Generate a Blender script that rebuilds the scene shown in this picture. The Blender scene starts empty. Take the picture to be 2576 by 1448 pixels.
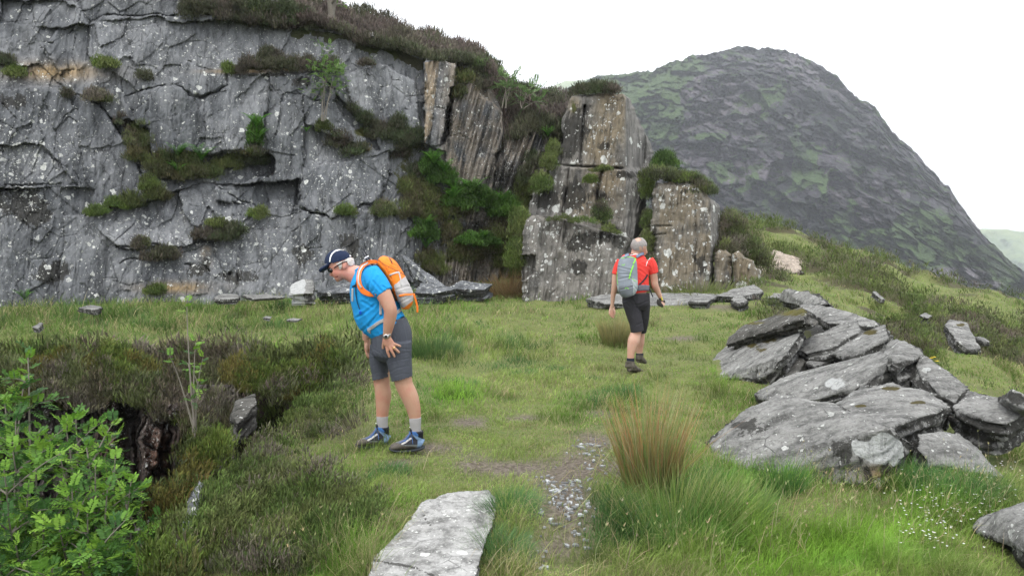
import bpy, bmesh, math, random
import numpy as np
from mathutils import Vector, Matrix
R = math.radians
sc = bpy.context.scene
# ---------------------------------------------------------------- camera
F = 700.0
CAM = np.array([0.0, 0.0, 1.65])
PITCH = math.atan(37.5 / F)
cd = bpy.data.cameras.new("camera"); cam = bpy.data.objects.new("camera", cd)
sc.collection.objects.link(cam); sc.camera = cam
cam.location = CAM.tolist(); cam.rotation_euler = (math.pi / 2 - PITCH, 0, 0)
cd.sensor_width = 36.0; cd.lens = 36.0 * F / 1024.0
cd.clip_start = 0.05; cd.clip_end = 9000
# ---------------------------------------------------------------- world
w = bpy.data.worlds.new("World"); sc.world = w; w.use_nodes = True
nt = w.node_tree; nt.nodes.clear()
SUN_EL, SUN_AZ = 58.0, 200.0      # azimuth: clockwise from +Y
sky = nt.nodes.new('ShaderNodeTexSky'); sky.sky_type = 'NISHITA'; sky.sun_disc = False
sky.sun_elevation = R(SUN_EL); sky.sun_rotation = R(SUN_AZ); sky.dust_density = 3.0; sky.air_density = 1.0
tc = nt.nodes.new('ShaderNodeTexCoord'); sep = nt.nodes.new('ShaderNodeSeparateXYZ')
rmp = nt.nodes.new('ShaderNodeValToRGB')
nt.links.new(tc.outputs['Generated'], sep.inputs[0]); nt.links.new(sep.outputs['Z'], rmp.inputs[0])
e = rmp.color_ramp.elements
e[0].position = 0.0; e[0].color = (0.50, 0.505, 0.515, 1)
e[1].position = 0.9; e[1].color = (1.15, 1.15, 1.16, 1)
mul = nt.nodes.new('ShaderNodeVectorMath'); mul.operation = 'SCALE'; mul.inputs['Scale'].default_value = 15.0
nt.links.new(rmp.outputs[0], mul.inputs[0])
mix = nt.nodes.new('ShaderNodeMix'); mix.data_type = 'RGBA'; mix.inputs[0].default_value = 0.82
nt.links.new(sky.outputs[0], mix.inputs[6]); nt.links.new(mul.outputs[0], mix.inputs[7])
bg = nt.nodes.new('ShaderNodeBackground'); bg.inputs[1].default_value = 0.13
nt.links.new(mix.outputs[2], bg.inputs[0])
wo = nt.nodes.new('ShaderNodeOutputWorld'); nt.links.new(bg.outputs[0], wo.inputs[0])
sl = bpy.data.lights.new("sun", 'SUN'); sl.energy = 1.1; sl.angle = R(14); sl.color = (1.0, 0.97, 0.92)
so = bpy.data.objects.new("sun", sl); sc.collection.objects.link(so)
sdir = Vector((math.sin(R(SUN_AZ)) * math.cos(R(SUN_EL)), math.cos(R(SUN_AZ)) * math.cos(R(SUN_EL)), math.sin(R(SUN_EL))))
so.rotation_euler = sdir.to_track_quat('Z', 'Y').to_euler(); so.location = (0, 0, 30)
sc.view_settings.view_transform = 'Standard'; sc.view_settings.look = 'None'
sc.view_settings.exposure = 0.62; sc.view_settings.gamma = 1.0
sc.cycles.max_bounces = 5; sc.cycles.diffuse_bounces = 3; sc.cycles.transparent_max_bounces = 4; sc.cycles.volume_bounces = 1
rng = np.random.default_rng(7)
random.seed(7)
# ---------------------------------------------------------------- helpers
_ry = math.cos(PITCH); _rz = -math.sin(PITCH)
def ray(px, py):
    px = np.asarray(px, float); py = np.asarray(py, float)
    a = (px - 512.0) / F; b = (287.5 - py) / F
    y = _ry + b * math.sin(PITCH); z = _rz + b * math.cos(PITCH)
    return np.stack([a / y, np.ones_like(y), z / y], -1)
def P(px, py, d):                       # pixel of a 1024 wide frame + distance -> point
    return CAM + ray(px, py) * np.asarray(d, float)[..., None]
def DP(x, y, d): return P(x / 2.5156, y / 2.5156, d)      # from 2576 wide coordinates
def proj(X):
    v = X - CAM
    f = v[..., 1] * _ry + v[..., 2] * _rz
    u = v[..., 1] * math.sin(PITCH) + v[..., 2] * math.cos(PITCH)
    f = np.maximum(f, 0.05)
    return 512 + F * v[..., 0] / f, 287.5 - F * u / f
def _h(ix, iy, iz, seed):
    h = (ix.astype(np.int64) * 374761393 + iy.astype(np.int64) * 668265263 + iz.astype(np.int64) * 2147483647 + seed * 974634777) & 0xffffffff
    h = ((h ^ (h >> 13)) * 1274126177) & 0xffffffff
    h = ((h ^ (h >> 15)) * 2246822519) & 0xffffffff
    return (h ^ (h >> 16)) / 4294967295.0
def vn(X, s=1.0, seed=0):
    X = np.asarray(X, float) * s
    i = np.floor(X); f = X - i; i = i.astype(np.int64); f = f * f * (3 - 2 * f)
    r = 0
    for a in (0, 1):
        for b in (0, 1):
            for c in (0, 1):
                wgt = (f[..., 0] if a else 1 - f[..., 0]) * (f[..., 1] if b else 1 - f[..., 1]) * (f[..., 2] if c else 1 - f[..., 2])
                r = r + wgt * _h(i[..., 0] + a, i[..., 1] + b, i[..., 2] + c, seed)
    return r * 2 - 1
def fbm(X, s=1.0, o=4, seed=0, g=0.5):
    r = 0; a = 1.0
    for k in range(o):
        r = r + a * vn(X, s, seed + k * 17); s *= 2.03; a *= g
    return r
def worley(X, s=1.0, seed=0):
    X = np.asarray(X, float) * s; i = np.floor(X).astype(np.int64)
    f1 = np.full(X.shape[:-1], 9.0); f2 = f1.copy(); cid = np.zeros(X.shape[:-1])
    for a in (-1, 0, 1):
        for b in (-1, 0, 1):
            for c in (-1, 0, 1):
                j = i + np.array([a, b, c])
                q = np.stack([_h(j[..., 0], j[..., 1], j[..., 2], seed + k) for k in (1, 2, 3)], -1) + j
                d = np.linalg.norm(q - X, axis=-1); n = d < f1
                f2 = np.where(n, f1, np.minimum(f2, d)); cid = np.where(n, _h(j[..., 0], j[..., 1], j[..., 2], seed + 9), cid); f1 = np.where(n, d, f1)
    return f1, f2, cid
def planes(X, s=1.0, seed=0):
    """piecewise planar facets: each cell gets its own random tilt"""
    X = np.asarray(X, float) * s; i = np.floor(X).astype(np.int64); f1 = np.full(X.shape[:-1], 9.0); val = np.zeros(X.shape[:-1])
    for a in (-1, 0, 1):
        for b in (-1, 0, 1):
            for c in (-1, 0, 1):
                j = i + np.array([a, b, c]); q = np.stack([_h(j[..., 0], j[..., 1], j[..., 2], seed + k) for k in (1, 2, 3)], -1) + j
                dl = X - q; d = np.linalg.norm(dl, axis=-1); n = d < f1
                g = sum((_h(j[..., 0], j[..., 1], j[..., 2], seed + 20 + k) - .5) * 2 * dl[..., k] for k in range(3)) + .5 * (_h(j[..., 0], j[..., 1], j[..., 2], seed + 31) - .5)
                val = np.where(n, g, val); f1 = np.where(n, d, f1)
    return val
def X3(a, b, c=None): return np.stack([a, b, np.zeros_like(a) if c is None else c], -1)
def sstep(a, b, x):
    t = np.clip((x - a) / (b - a), 0, 1); return t * t * (3 - 2 * t)
def inside(poly, x, y):
    r = np.zeros(x.shape, bool); n = len(poly); j = n - 1
    for i in range(n):
        xi, yi = poly[i]; xj, yj = poly[j]
        if yi != yj:
            r ^= ((yi > y) != (yj > y)) & (x < (xj - xi) * (y - yi) / (yj - yi) + xi)
        j = i
    return r
def pdist(poly, x, y, closed=True):
    d = np.full(x.shape, 1e9); n = len(poly)
    for i in range(n if closed else n - 1):
        ax, ay = poly[i]; bx, by = poly[(i + 1) % n]
        vx, vy = bx - ax, by - ay
        t = np.clip(((x - ax) * vx + (y - ay) * vy) / (vx * vx + vy * vy + 1e-12), 0, 1)
        d = np.minimum(d, np.hypot(x - ax - t * vx, y - ay - t * vy))
    return d
def mesh_np(name, V, faces, mat, parent=None, cols=None, smooth=True, link=True):
    """faces: list of (n,k) int arrays"""
    me = bpy.data.meshes.new(name)
    V = np.ascontiguousarray(V, np.float32); fs = [np.asarray(f, np.int32) for f in faces if len(f)]
    me.vertices.add(len(V)); me.vertices.foreach_set("co", V.ravel())
    tot = np.concatenate([np.full(len(f), f.shape[1], np.int32) for f in fs])
    idx = np.concatenate([f.ravel() for f in fs])
    me.loops.add(len(idx)); me.loops.foreach_set("vertex_index", idx)
    me.polygons.add(len(tot)); st = np.concatenate([[0], np.cumsum(tot)[:-1]]).astype(np.int32)
    me.polygons.foreach_set("loop_start", st)
    me.polygons.foreach_set("use_smooth", np.full(len(tot), smooth, bool))
    me.update(calc_edges=True)
    if cols is not None:
        for cn, cv in cols.items():
            a = me.color_attributes.new(cn, 'FLOAT_COLOR', 'POINT')
            c4 = np.ones((len(V), 4), np.float32); c4[:, :3] = cv[:, :3]
            a.data.foreach_set("color", c4.ravel())
    me.materials.append(mat)
    o = bpy.data.objects.new(name, me)
    if link: sc.collection.objects.link(o)
    if parent is not None: o.parent = parent
    return o
def tag(o, label=None, cat=None, group=None, kind=None):
    if label: o["label"] = label
    if cat: o["category"] = cat
    if group: o["group"] = group
    if kind: o["kind"] = kind
    return o
def empty(name, loc, label, cat, group=None):
    o = bpy.data.objects.new(name, None); sc.collection.objects.link(o); o.location = tuple(float(c) for c in loc)
    o.empty_display_size = 0.1
    return tag(o, label, cat, group)
def under(o, root):
    """parent a mesh whose coordinates are world coordinates"""
    o.parent = root; o.matrix_parent_inverse = Matrix.Translation(root.location).inverted(); return o
def rebase(o, loc):
    """move an object's origin without moving its mesh"""
    me = o.data; v = np.empty(len(me.vertices) * 3, np.float32); me.vertices.foreach_get("co", v)
    v = v.reshape(-1, 3) - np.asarray(loc, np.float32); me.vertices.foreach_set("co", v.ravel()); o.location = tuple(float(c) for c in loc)
    return o
def gridfaces(nr, nc, flip=False):
    i = np.arange(nr - 1)[:, None] * nc + np.arange(nc - 1)[None, :]
    q = np.stack([i, i + 1, i + nc + 1, i + nc], -1).reshape(-1, 4)
    return q[:, ::-1] if flip else q
# ---------------------------------------------------------------- materials
class NT:
    def __init__(s, name):
        s.m = bpy.data.materials.new(name); s.m.use_nodes = True; s.t = s.m.node_tree; s.t.nodes.clear()
        s.o = s.n('ShaderNodeOutputMaterial'); s.b = s.n('ShaderNodeBsdfPrincipled'); s.l(s.b.outputs[0], s.o.inputs[0])
        s.tc = s.n('ShaderNodeTexCoord'); s.b.inputs['Specular IOR Level'].default_value = 0.25
    def n(s, t, **k):
        n = s.t.nodes.new(t)
        for a, b in k.items(): setattr(n, a, b)
        return n
    def l(s, a, b): s.t.links.new(a, b)
    def mp(s, scale=(1, 1, 1), rot=(0, 0, 0)):
        m = s.n('ShaderNodeMapping'); m.inputs['Scale'].default_value = scale; m.inputs['Rotation'].default_value = rot
        s.l(s.tc.outputs['Object'], m.inputs[0]); return m.outputs[0]
    def noise(s, scale, vec=None, detail=4, rough=0.55, dist=0.0):
        n = s.n('ShaderNodeTexNoise'); n.inputs['Scale'].default_value = scale; n.inputs['Detail'].default_value = detail
        n.inputs['Roughness'].default_value = rough; n.inputs['Distortion'].default_value = dist
        s.l(vec if vec is not None else s.tc.outputs['Object'], n.inputs['Vector']); return n.outputs['Fac']
    def vor(s, scale, vec=None, out='Distance', feature='F1', rnd=1.0):
        n = s.n('ShaderNodeTexVoronoi'); n.feature = feature; n.inputs['Scale'].default_value = scale; n.inputs['Randomness'].default_value = rnd
        s.l(vec if vec is not None else s.tc.outputs['Object'], n.inputs['Vector']); return n.outputs[out]
    def math(s, op, a, b=None, c=None, clamp=False):
        n = s.n('ShaderNodeMath'); n.operation = op; n.use_clamp = clamp
        for i, v in enumerate((a, b, c)):
            if v is None: continue
            if hasattr(v, 'links'): s.l(v, n.inputs[i])
            else: n.inputs[i].default_value = v
        return n.outputs[0]
    def ss(s, v, a, b):
        n = s.n('ShaderNodeMapRange'); n.interpolation_type = 'SMOOTHSTEP'
        s.l(v, n.inputs[0]); n.inputs[1].default_value = a; n.inputs[2].default_value = b; return n.outputs[0]
    def ramp(s, v, stops):
        n = s.n('ShaderNodeValToRGB'); s.l(v, n.inputs[0]); el = n.color_ramp.elements
        while len(el) < len(stops): el.new(0.5)
        for k, (p, c) in enumerate(stops): el[k].position = p; el[k].color = (*c, 1)
        return n.outputs[0]
    def mix(s, f, a, b, mode='MIX'):
        n = s.n('ShaderNodeMix'); n.data_type = 'RGBA'; n.blend_type = mode
        for i, v in ((0, f), (6, a), (7, b)):
            if hasattr(v, 'links'): s.l(v, n.inputs[i])
            elif i == 0: n.inputs[0].default_value = v
            else: n.inputs[i].default_value = (*v, 1)
        return n.outputs[2]
    def attr(s, name):
        n = s.n('ShaderNodeAttribute'); n.attribute_name = name; return n
    def sepc(s, c):
        n = s.n('ShaderNodeSeparateColor'); s.l(c, n.inputs[0]); return n.outputs
    def bump(s, h, strength=0.5, dist=0.05):
        n = s.n('ShaderNodeBump'); n.inputs['Strength'].default_value = strength; n.inputs['Distance'].default_value = dist
        s.l(h, n.inputs['Height']); s.l(n.outputs[0], s.b.inputs['Normal']); return n
    def out(s, col, rough=0.85):
        if hasattr(col, 'links'): s.l(col, s.b.inputs['Base Color'])
        else: s.b.inputs['Base Color'].default_value = (*col, 1)
        if hasattr(rough, 'links'): s.l(rough, s.b.inputs['Roughness'])
        else: s.b.inputs['Roughness'].default_value = rough
        return s.m
def tuple_c(f, c, s): return s.mix(1 - f, c, (0.16, 0.165, 0.155))
def rock_mat(name, c0, c1, streak=(1, 1, 0.12), lich=0.5, lsc=5.0, ochre=(0.22, 0.155, 0.075), moss=(0.07, 0.075, 0.02), bump=0.06, fine=1.0, rot=(0, 0, 0)):
    """mask attribute: R ochre stain, G lichen, B black crust, on loose rocks also darker sides; mask2: R moss/soil"""
    s = NT(name); at = s.attr('mask'); mk = s.sepc(at.outputs['Color'])
    v = s.mp(streak, rot)
    a = s.noise(3.0 * fine, v, 7, 0.62); b = s.noise(1.1 * fine, None, 5, 0.6, 0.4); g = s.noise(22 * fine, None, 5, 0.7)
    col = s.mix(s.ss(b, 0.33, 0.67), c0, c1)
    col = s.mix(s.math('MULTIPLY', s.ss(a, 0.42, 0.62), 0.5), col, tuple(min(1, x * 1.5) for x in c1))
    col = s.mix(s.math('MULTIPLY', s.ss(a, 0.5, 0.32), 0.65), col, tuple(x * 0.45 for x in c0))
    col = s.mix(s.math('MULTIPLY', s.ss(g, 0.45, 0.75), 0.4), col, tuple(min(1, x * 1.8) for x in c1))
    om = s.math('MULTIPLY', mk[0], s.ss(s.math('ADD', a, b), 0.75, 1.1))
    col = s.mix(om, col, ochre)
    # black crust, and the darker sides of loose rocks
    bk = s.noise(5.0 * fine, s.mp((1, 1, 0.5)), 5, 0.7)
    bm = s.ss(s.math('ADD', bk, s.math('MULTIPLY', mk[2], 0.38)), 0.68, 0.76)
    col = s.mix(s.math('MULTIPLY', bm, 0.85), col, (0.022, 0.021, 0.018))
    at2 = s.attr('mask2'); m2 = s.sepc(at2.outputs['Color'])
    col = s.mix(m2[2], col, s.mix(1.0, col, (1.75, 1.72, 1.68), 'MULTIPLY'))
    # lichen rosettes
    wv = s.n('ShaderNodeVectorMath', operation='ADD'); nz = s.n('ShaderNodeTexNoise'); nz.inputs['Scale'].default_value = 9 * fine; nz.inputs['Detail'].default_value = 3
    s.l(s.tc.outputs['Object'], nz.inputs['Vector'])
    sc_ = s.n('ShaderNodeVectorMath', operation='SCALE'); s.l(nz.outputs['Color'], sc_.inputs[0]); sc_.inputs['Scale'].default_value = 0.16 / fine
    s.l(s.tc.outputs['Object'], wv.inputs[0]); s.l(sc_.outputs[0], wv.inputs[1])
    for k, (scl, th) in enumerate(((lsc, 0.36), (lsc * 2.1, 0.36), (lsc * 4.5, 0.42))):
        n = s.n('ShaderNodeTexVoronoi'); n.inputs['Scale'].default_value = scl; s.l(wv.outputs[0], n.inputs['Vector'])
        idc = s.sepc(n.outputs['Color'])
        rad = s.math('MULTIPLY', s.math('MULTIPLY', idc[0], idc[1]), th * 1.5)
        patch = s.noise(0.9 * fine, None, 3)
        on = s.math('GREATER_THAN', s.math('ADD', s.math('MULTIPLY', mk[1], 0.9 * lich), s.math('MULTIPLY', patch, 0.5)), s.math('ADD', s.math('MULTIPLY', idc[2], 0.9), 0.25))
        lm = s.math('MULTIPLY', s.math('LESS_THAN', n.outputs['Distance'], rad), on)
        tone = s.ramp(idc[1], [(0.0, (0.24, 0.245, 0.235)), (0.6, (0.36, 0.37, 0.35)), (1.0, (0.58, 0.59, 0.56))])
        tone = s.mix(s.ss(n.outputs['Distance'], 0.0, 0.3), tuple_c(0.7, tone, s), tone)
        col = s.mix(s.math('MULTIPLY', lm, 0.88), col, tone)
    mn = s.noise(6 * fine, None, 4, 0.7)
    mm = s.ss(s.math('ADD', s.math('MULTIPLY', m2[0], 0.9), mn), 0.85, 1.05)
    col = s.mix(mm, col, s.mix(s.noise(11, None, 3), moss, tuple(x * 0.4 for x in moss)))
    col = s.mix(s.ss(s.math('ADD', m2[1], s.math('MULTIPLY', mn, 0.3)), 0.35, 0.55), col, s.mix(g, (0.30, 0.31, 0.305), (0.50, 0.51, 0.50)))
    h = s.math('ADD', s.math('MULTIPLY', a, 1.0), s.math('ADD', s.math('MULTIPLY', g, 0.35), s.math('MULTIPLY', b, 0.5)))
    fl = s.noise(7.0 * fine, s.mp((1.6, 1.6, .25), rot), 6, .7); cr = s.vor(2.3 * fine, s.mp((1.2, 1.2, .45), rot), 'Distance', 'DISTANCE_TO_EDGE')
    crk = s.math('MULTIPLY', s.ss(cr, .02, .0), s.ss(b, .5, .62))
    col = s.mix(s.math('MULTIPLY', s.ss(fl, .5, .38), .38), col, tuple(x * .35 for x in c0))
    col = s.mix(s.math('MULTIPLY', crk, .6), col, (.02, .02, .02))
    h = s.math('SUBTRACT', s.math('ADD', h, s.math('MULTIPLY', fl, .8)), s.math('MULTIPLY', crk, .5))
    s.bump(h, 1.0, bump)
    return s.out(col, 0.9)
def vcol_mat(name, rough=0.7, sub=0.0, spec=0.2, trans=0.0):
    s = NT(name); a = s.attr('col')
    s.b.inputs['Specular IOR Level'].default_value = spec
    s.out(a.outputs['Color'], rough)
    if trans:
        tr = s.n('ShaderNodeBsdfTranslucent'); mx = s.n('ShaderNodeMixShader'); mx.inputs[0].default_value = trans
        s.l(a.outputs['Color'], tr.inputs[0]); s.l(s.b.outputs[0], mx.inputs[1]); s.l(tr.outputs[0], mx.inputs[2]); s.l(mx.outputs[0], s.o.inputs[0])
    return s.m
def plain(name, c, rough=0.7, var=0.15, sc_=40, bump=0.0, spec=0.25, metal=0.0):
    s = NT(name); n = s.noise(sc_, None, 4, 0.6)
    col = s.mix(n, tuple(x * (1 - var) for x in c), tuple(min(1, x * (1 + var)) for x in c))
    s.b.inputs['Specular IOR Level'].default_value = spec; s.b.inputs['Metallic'].default_value = metal
    if bump: s.bump(n, 0.6, bump)
    return s.out(col, rough)
# ---------------------------------------------------------------- terrain
TP = [  # (px, py, distance)
 (200,575,3.55),(512,575,3.55),(800,575,3.55),(1024,575,3.55),(350,449,5.8),(640,370,9.6),(512,420,6.8),(560,480,5.02),(700,480,5.02),
 (900,480,5.05),(1000,500,4.75),(900,517,4.4),(560,340,12.4),(450,345,11.9),(560,310,15.6),(420,308,15.6),(640,306,15.6),
 (50,305,16.5),(200,304,17.0),(300,298,18.0),(420,292,19.2),(520,292,19.0),(620,291,18.6),(700,290,18.0),(100,345,12.1),(250,345,12.1),
 (360,362,10.3),(0,330,13.2),(760,287,17.0),(730,330,12.4),(700,352,11.2),(760,372,8.9),(760,330,12.0),(700,400,7.9),
 (800,345,11.0),(850,400,7.8),(950,430,6.6),
 (770,258,26),(747,221,34),(795,234,34),(850,252,32),(914,272,30),(970,288,29),(1024,304,28),(1100,325,27),
 (860,268,25),(900,292,20),(870,312,16.5),(960,318,18),(1024,345,16.5),(930,345,13),(980,372,11.2),(1024,400,10.2),(1100,440,9.5),(900,335,13.5),
 (830,285,20),(790,275,21)]
tp = np.array([P(a, b, d) for a, b, d in TP])
extra = [(-20,2,0),(-20,-6,0),(0,-6,0),(12,-6,0),(-20,14,0.1),(-22,20,.5),(12,2,-0.6),(20,4,-3),(25,12,-5),(32,20,-8),(40,30,-12),
         (-30,30,1.5),(-10,30,2.5),(0,32,3),(-40,10,0.2),(-40,-6,0),(40,-6,-10),(60,30,-25),(60,0,-22),
         (14,42,-1.0),(24,40,-3.5),(10,44,0.0),(30,40,-7),(14,60,-12),(-10,60,-4),(40,60,-24),(60,60,-35),(-40,60,0)]
tp = np.vstack([tp, np.array(extra, float)])
def _U(r2): return 0.5 * r2 * np.log(r2 + 1e-9)
_K = _U(((tp[:, None, :2] - tp[None, :, :2]) ** 2).sum(-1)) + np.eye(len(tp)) * 0.4
_A = np.zeros((len(tp) + 3,) * 2); _Q = np.c_[np.ones(len(tp)), tp[:, :2]]
_A[:len(tp), :len(tp)] = _K; _A[:len(tp), len(tp):] = _Q; _A[len(tp):, :len(tp)] = _Q.T
_W = np.linalg.solve(_A, np.r_[tp[:, 2], 0, 0, 0])
def tps(x, y):
    sh = x.shape; x = x.ravel(); y = y.ravel(); out = np.empty(len(x))
    for s in range(0, len(x), 20000):
        xx = x[s:s + 20000, None]; yy = y[s:s + 20000, None]
        out[s:s + 20000] = _U((xx - tp[:, 0]) ** 2 + (yy - tp[:, 1]) ** 2) @ _W[:-3] + _W[-3] + _W[-2] * xx[:, 0] + _W[-1] * yy[:, 0]
    return out.reshape(sh)
def g0(px, py):
    r = ray(px, py); t = (0.0 - CAM[2]) / r[..., 2]; q = CAM + r * t[..., None]; return (float(q[0]), float(q[1]))
PIT = [(-22, 11.6), (-9, 11.5), g0(60, 352), g0(130, 350), g0(200, 352), g0(250, 356), g0(300, 358), g0(350, 364), g0(362, 376),
       g0(318, 388), g0(285, 398), g0(262, 416), g0(240, 440), g0(215, 468), g0(196, 492), g0(178, 528), g0(165, 560), (-1.95, 3.3), (-2.3, 2.2), (-22, 1.5)]
def pit_depth(x, y):
    wx = x + 0.22 * vn(X3(x, y), 1.6, 5) + 0.08 * vn(X3(x, y), 5.0, 6); wy = y + 0.22 * vn(X3(x, y), 1.6, 8) + 0.08 * vn(X3(x, y), 5.0, 9)
    d = pdist(PIT, wx, wy) * np.where(inside(PIT, wx, wy), 1, -1)
    lip = -0.28 * sstep(-1.4, 0.0, d) * sstep(9.0, 6.5, y)          # near side rolls gently over
    return lip - 4.6 * sstep(0.0, 0.75, d), d
SLABP = [g0(350 + a / 6.44, 375 + b / 6.44) for a, b in [(110,1330),(150,1160),(390,950),(495,795),(600,752),(700,740),(900,724),(968,795),(945,850),(918,960),(868,1085),(840,1200),(790,1340)]]
def height(x, y):
    z = tps(x, y); pd, d = pit_depth(x, y)
    n = 0.05 * fbm(X3(x, y), 0.9, 4, 3) + 0.035 * vn(X3(x, y), 3.1, 4)
    far = sstep(18, 30, y) + sstep(4.5, 9, x) * sstep(4, 8, y)
    n = n + np.clip(far, 0, 1) * 0.22 * fbm(X3(x, y), 0.75, 3, 31)
    zz_ = z + n + pd; m = sstep(-.12, .08, pdist(SLABP, x, y) * np.where(inside(SLABP, x, y), 1, -1)); return zz_ * (1 - m) + (-.01) * m
def ax(segs):
    r = []
    for a, b, st in segs: r.append(np.arange(a, b, st))
    return np.concatenate(r)
gx = ax([(-42, -20, 1.0), (-20, -9, 0.3), (-9, 9, 0.09), (9, 16, 0.15), (16, 30, 0.3), (30, 62, 1.2)])
gy = ax([(-6, 2, 0.5), (2, 13, 0.09), (13, 22, 0.16), (22, 38, 0.3), (38, 62, 1.2)])
GX, GY = np.meshgrid(gx, gy); GZ = height(GX, GY)
def hz(x, y):                                    # bilinear look-up
    x = np.clip(x, gx[0], gx[-1] - 1e-6); y = np.clip(y, gy[0], gy[-1] - 1e-6)
    i = np.clip(np.searchsorted(gx, x, side='right') - 1, 0, len(gx) - 2); j = np.clip(np.searchsorted(gy, y, side='right') - 1, 0, len(gy) - 2)
    u = (x - gx[i]) / (gx[i + 1] - gx[i]); v = (y - gy[j]) / (gy[j + 1] - gy[j])
    return (GZ[j, i] * (1 - u) + GZ[j, i + 1] * u) * (1 - v) + (GZ[j + 1, i] * (1 - u) + GZ[j + 1, i + 1] * u) * v
def hit(px, py, far=40.0):
    px = np.asarray(px, float); py = np.asarray(py, float); r = ray(px, py)
    res = np.full(px.shape, np.nan); pt = 1.5; alive = np.ones(px.shape, bool)
    t = 2.0
    while t < far:
        q = CAM + r * t; below = (q[..., 2] < hz(q[..., 0], q[..., 1])) & alive
        res[below] = t; alive &= ~below; pt = t; t *= 1.012
    lo = res / 1.012; hi = res.copy()
    for _ in range(8):
        m = (lo + hi) / 2; q = CAM + r * m[..., None]; b = q[..., 2] < hz(q[..., 0], q[..., 1])
        hi = np.where(b, m, hi); lo = np.where(b, lo, m)
    return CAM + r * ((lo + hi) / 2)[..., None]
def hit1(px, py): return hit(np.array([px]), np.array([py]))[0]
def hitD(x, y): return hit1(x / 2.5156, y / 2.5156)
# masks (baked on vertices at fixed places)
def blobs(px, py, L):
    m = np.zeros(px.shape)
    for cx, cy, rx, ry in L:
        m = np.maximum(m, np.exp(-(((px - cx) / rx) ** 2 + ((py - cy) / ry) ** 2)))
    return m
SOIL = [(1430,1290,90,110),(1440,1190,110,50),(1400,1380,100,40),(1080,1125,70,12),(1000,1165,60,12),(1190,1170,60,10),(1300,1175,130,22),(1500,1110,50,24),(1520,1040,40,12),
        (1800,770,50,6),(1560,1180,50,30),(1700,850,40,6),(1320,1050,70,9),(1180,1060,50,10)]
def soil_mask(x, y, px, py):
    m = blobs(px * 2.5156, py * 2.5156, SOIL)
    n = fbm(X3(x, y), 3.0, 3, 77)
    return np.clip(m * 1.15 + 0.35 * n * (m > 0.03), 0, 1)
HEATH = [(560,1180,190,200),(780,1060,130,60),(500,1340,160,80),(700,1270,180,90),(850,980,90,40),(640,1420,180,60),(800,1330,130,60),
         (400,935,260,30),(700,922,180,22),(120,918,160,22),(880,905,60,22),(600,1080,80,60)]
def heath_mask(x, y, px, py):
    X, Y = px * 2.5156, py * 2.5156
    m = blobs(X, Y, HEATH) * (X < 1120)
    n = fbm(X3(x, y), 0.45, 3, 91)
    far = sstep(2.2, 4.0, x - 0.22 * y + 1.0) * sstep(9, 12, y) + sstep(20.5, 24, y)
    farm = np.clip(far, 0, 1) * sstep(-0.32, 0.12, n + 0.25 * sstep(24, 29, y))
    return np.clip(np.maximum(m * 1.1 + 0.22 * n * (m > .1), farm), 0, 1)
_gv = np.stack([GX, GY, GZ], -1).reshape(-1, 3); _px, _py = proj(_gv)
_soil = soil_mask(_gv[:, 0], _gv[:, 1], _px, _py); _heath = heath_mask(_gv[:, 0], _gv[:, 1], _px, _py)
_dzx = np.gradient(GZ, gx, axis=1); _dzy = np.gradient(GZ, gy, axis=0)
SLOPE = np.hypot(_dzx, _dzy)
_st = sstep(1.2, 2.4, SLOPE).ravel()
_pd, _pdist = pit_depth(GX, GY)
s = NT('ground_soil_and_turf'); mk = s.sepc(s.attr('mask').outputs['Color'])
n1 = s.noise(2.0, None, 5, 0.65); n2 = s.noise(30, None, 5, 0.7); n3 = s.noise(90, None, 4, 0.7)
turf = s.mix(s.ss(n1, 0.35, 0.65), (0.078, 0.115, 0.028), (0.13, 0.165, 0.045))
turf = s.mix(s.ss(n2, 0.4, 0.7), turf, (0.17, 0.15, 0.075))
soilc = s.mix(s.ss(n2, 0.35, 0.7), (0.075, 0.06, 0.045), (0.19, 0.165, 0.135))
heathc = s.mix(n2, (0.05, 0.04, 0.028), (0.085, 0.085, 0.035))
rv = s.mp((1, 1, 0.15)); rn = s.noise(2.2, rv, 6, 0.65)
rockc = s.mix(s.ss(rn, 0.35, 0.62), (0.02, 0.018, 0.017), (0.085, 0.07, 0.062))
rockc = s.mix(s.math('MULTIPLY', s.ss(s.noise(1.3, rv, 4), 0.5, 0.68), 0.5), rockc, (0.08, 0.04, 0.028))
c = s.mix(mk[1], turf, heathc); c = s.mix(mk[0], c, soilc); c = s.mix(mk[2], c, rockc)
s.bump(s.math('ADD', s.math('MULTIPLY', n2, 0.6), s.math('ADD', s.math('MULTIPLY', n3, 0.4), rn)), 1.0, 0.03)
M_ground = s.out(c, 0.95)
ground = mesh_np('ground', _gv, [gridfaces(len(gy), len(gx))], M_ground, cols={'mask': np.stack([_soil, _heath, _st], -1)})
tag(ground, kind='structure')
# wide valley floor out to the horizon
vx = np.linspace(-4000, 4000, 81); vy = np.linspace(-400, 5000, 61); VX, VY = np.meshgrid(vx, vy)
VZ = -62 + 6 * vn(X3(VX, VY), 0.004, 12)
s = NT('valley_grass'); nn = s.noise(0.02, None, 6, 0.65)
M_valley = s.out(s.mix(s.ss(nn, 0.35, 0.65), (0.05, 0.065, 0.03), (0.10, 0.13, 0.05)), 0.95)
valley = mesh_np('valley_floor', np.stack([VX, VY, VZ], -1).reshape(-1, 3), [gridfaces(61, 81)], M_valley); tag(valley, kind='structure')
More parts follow.
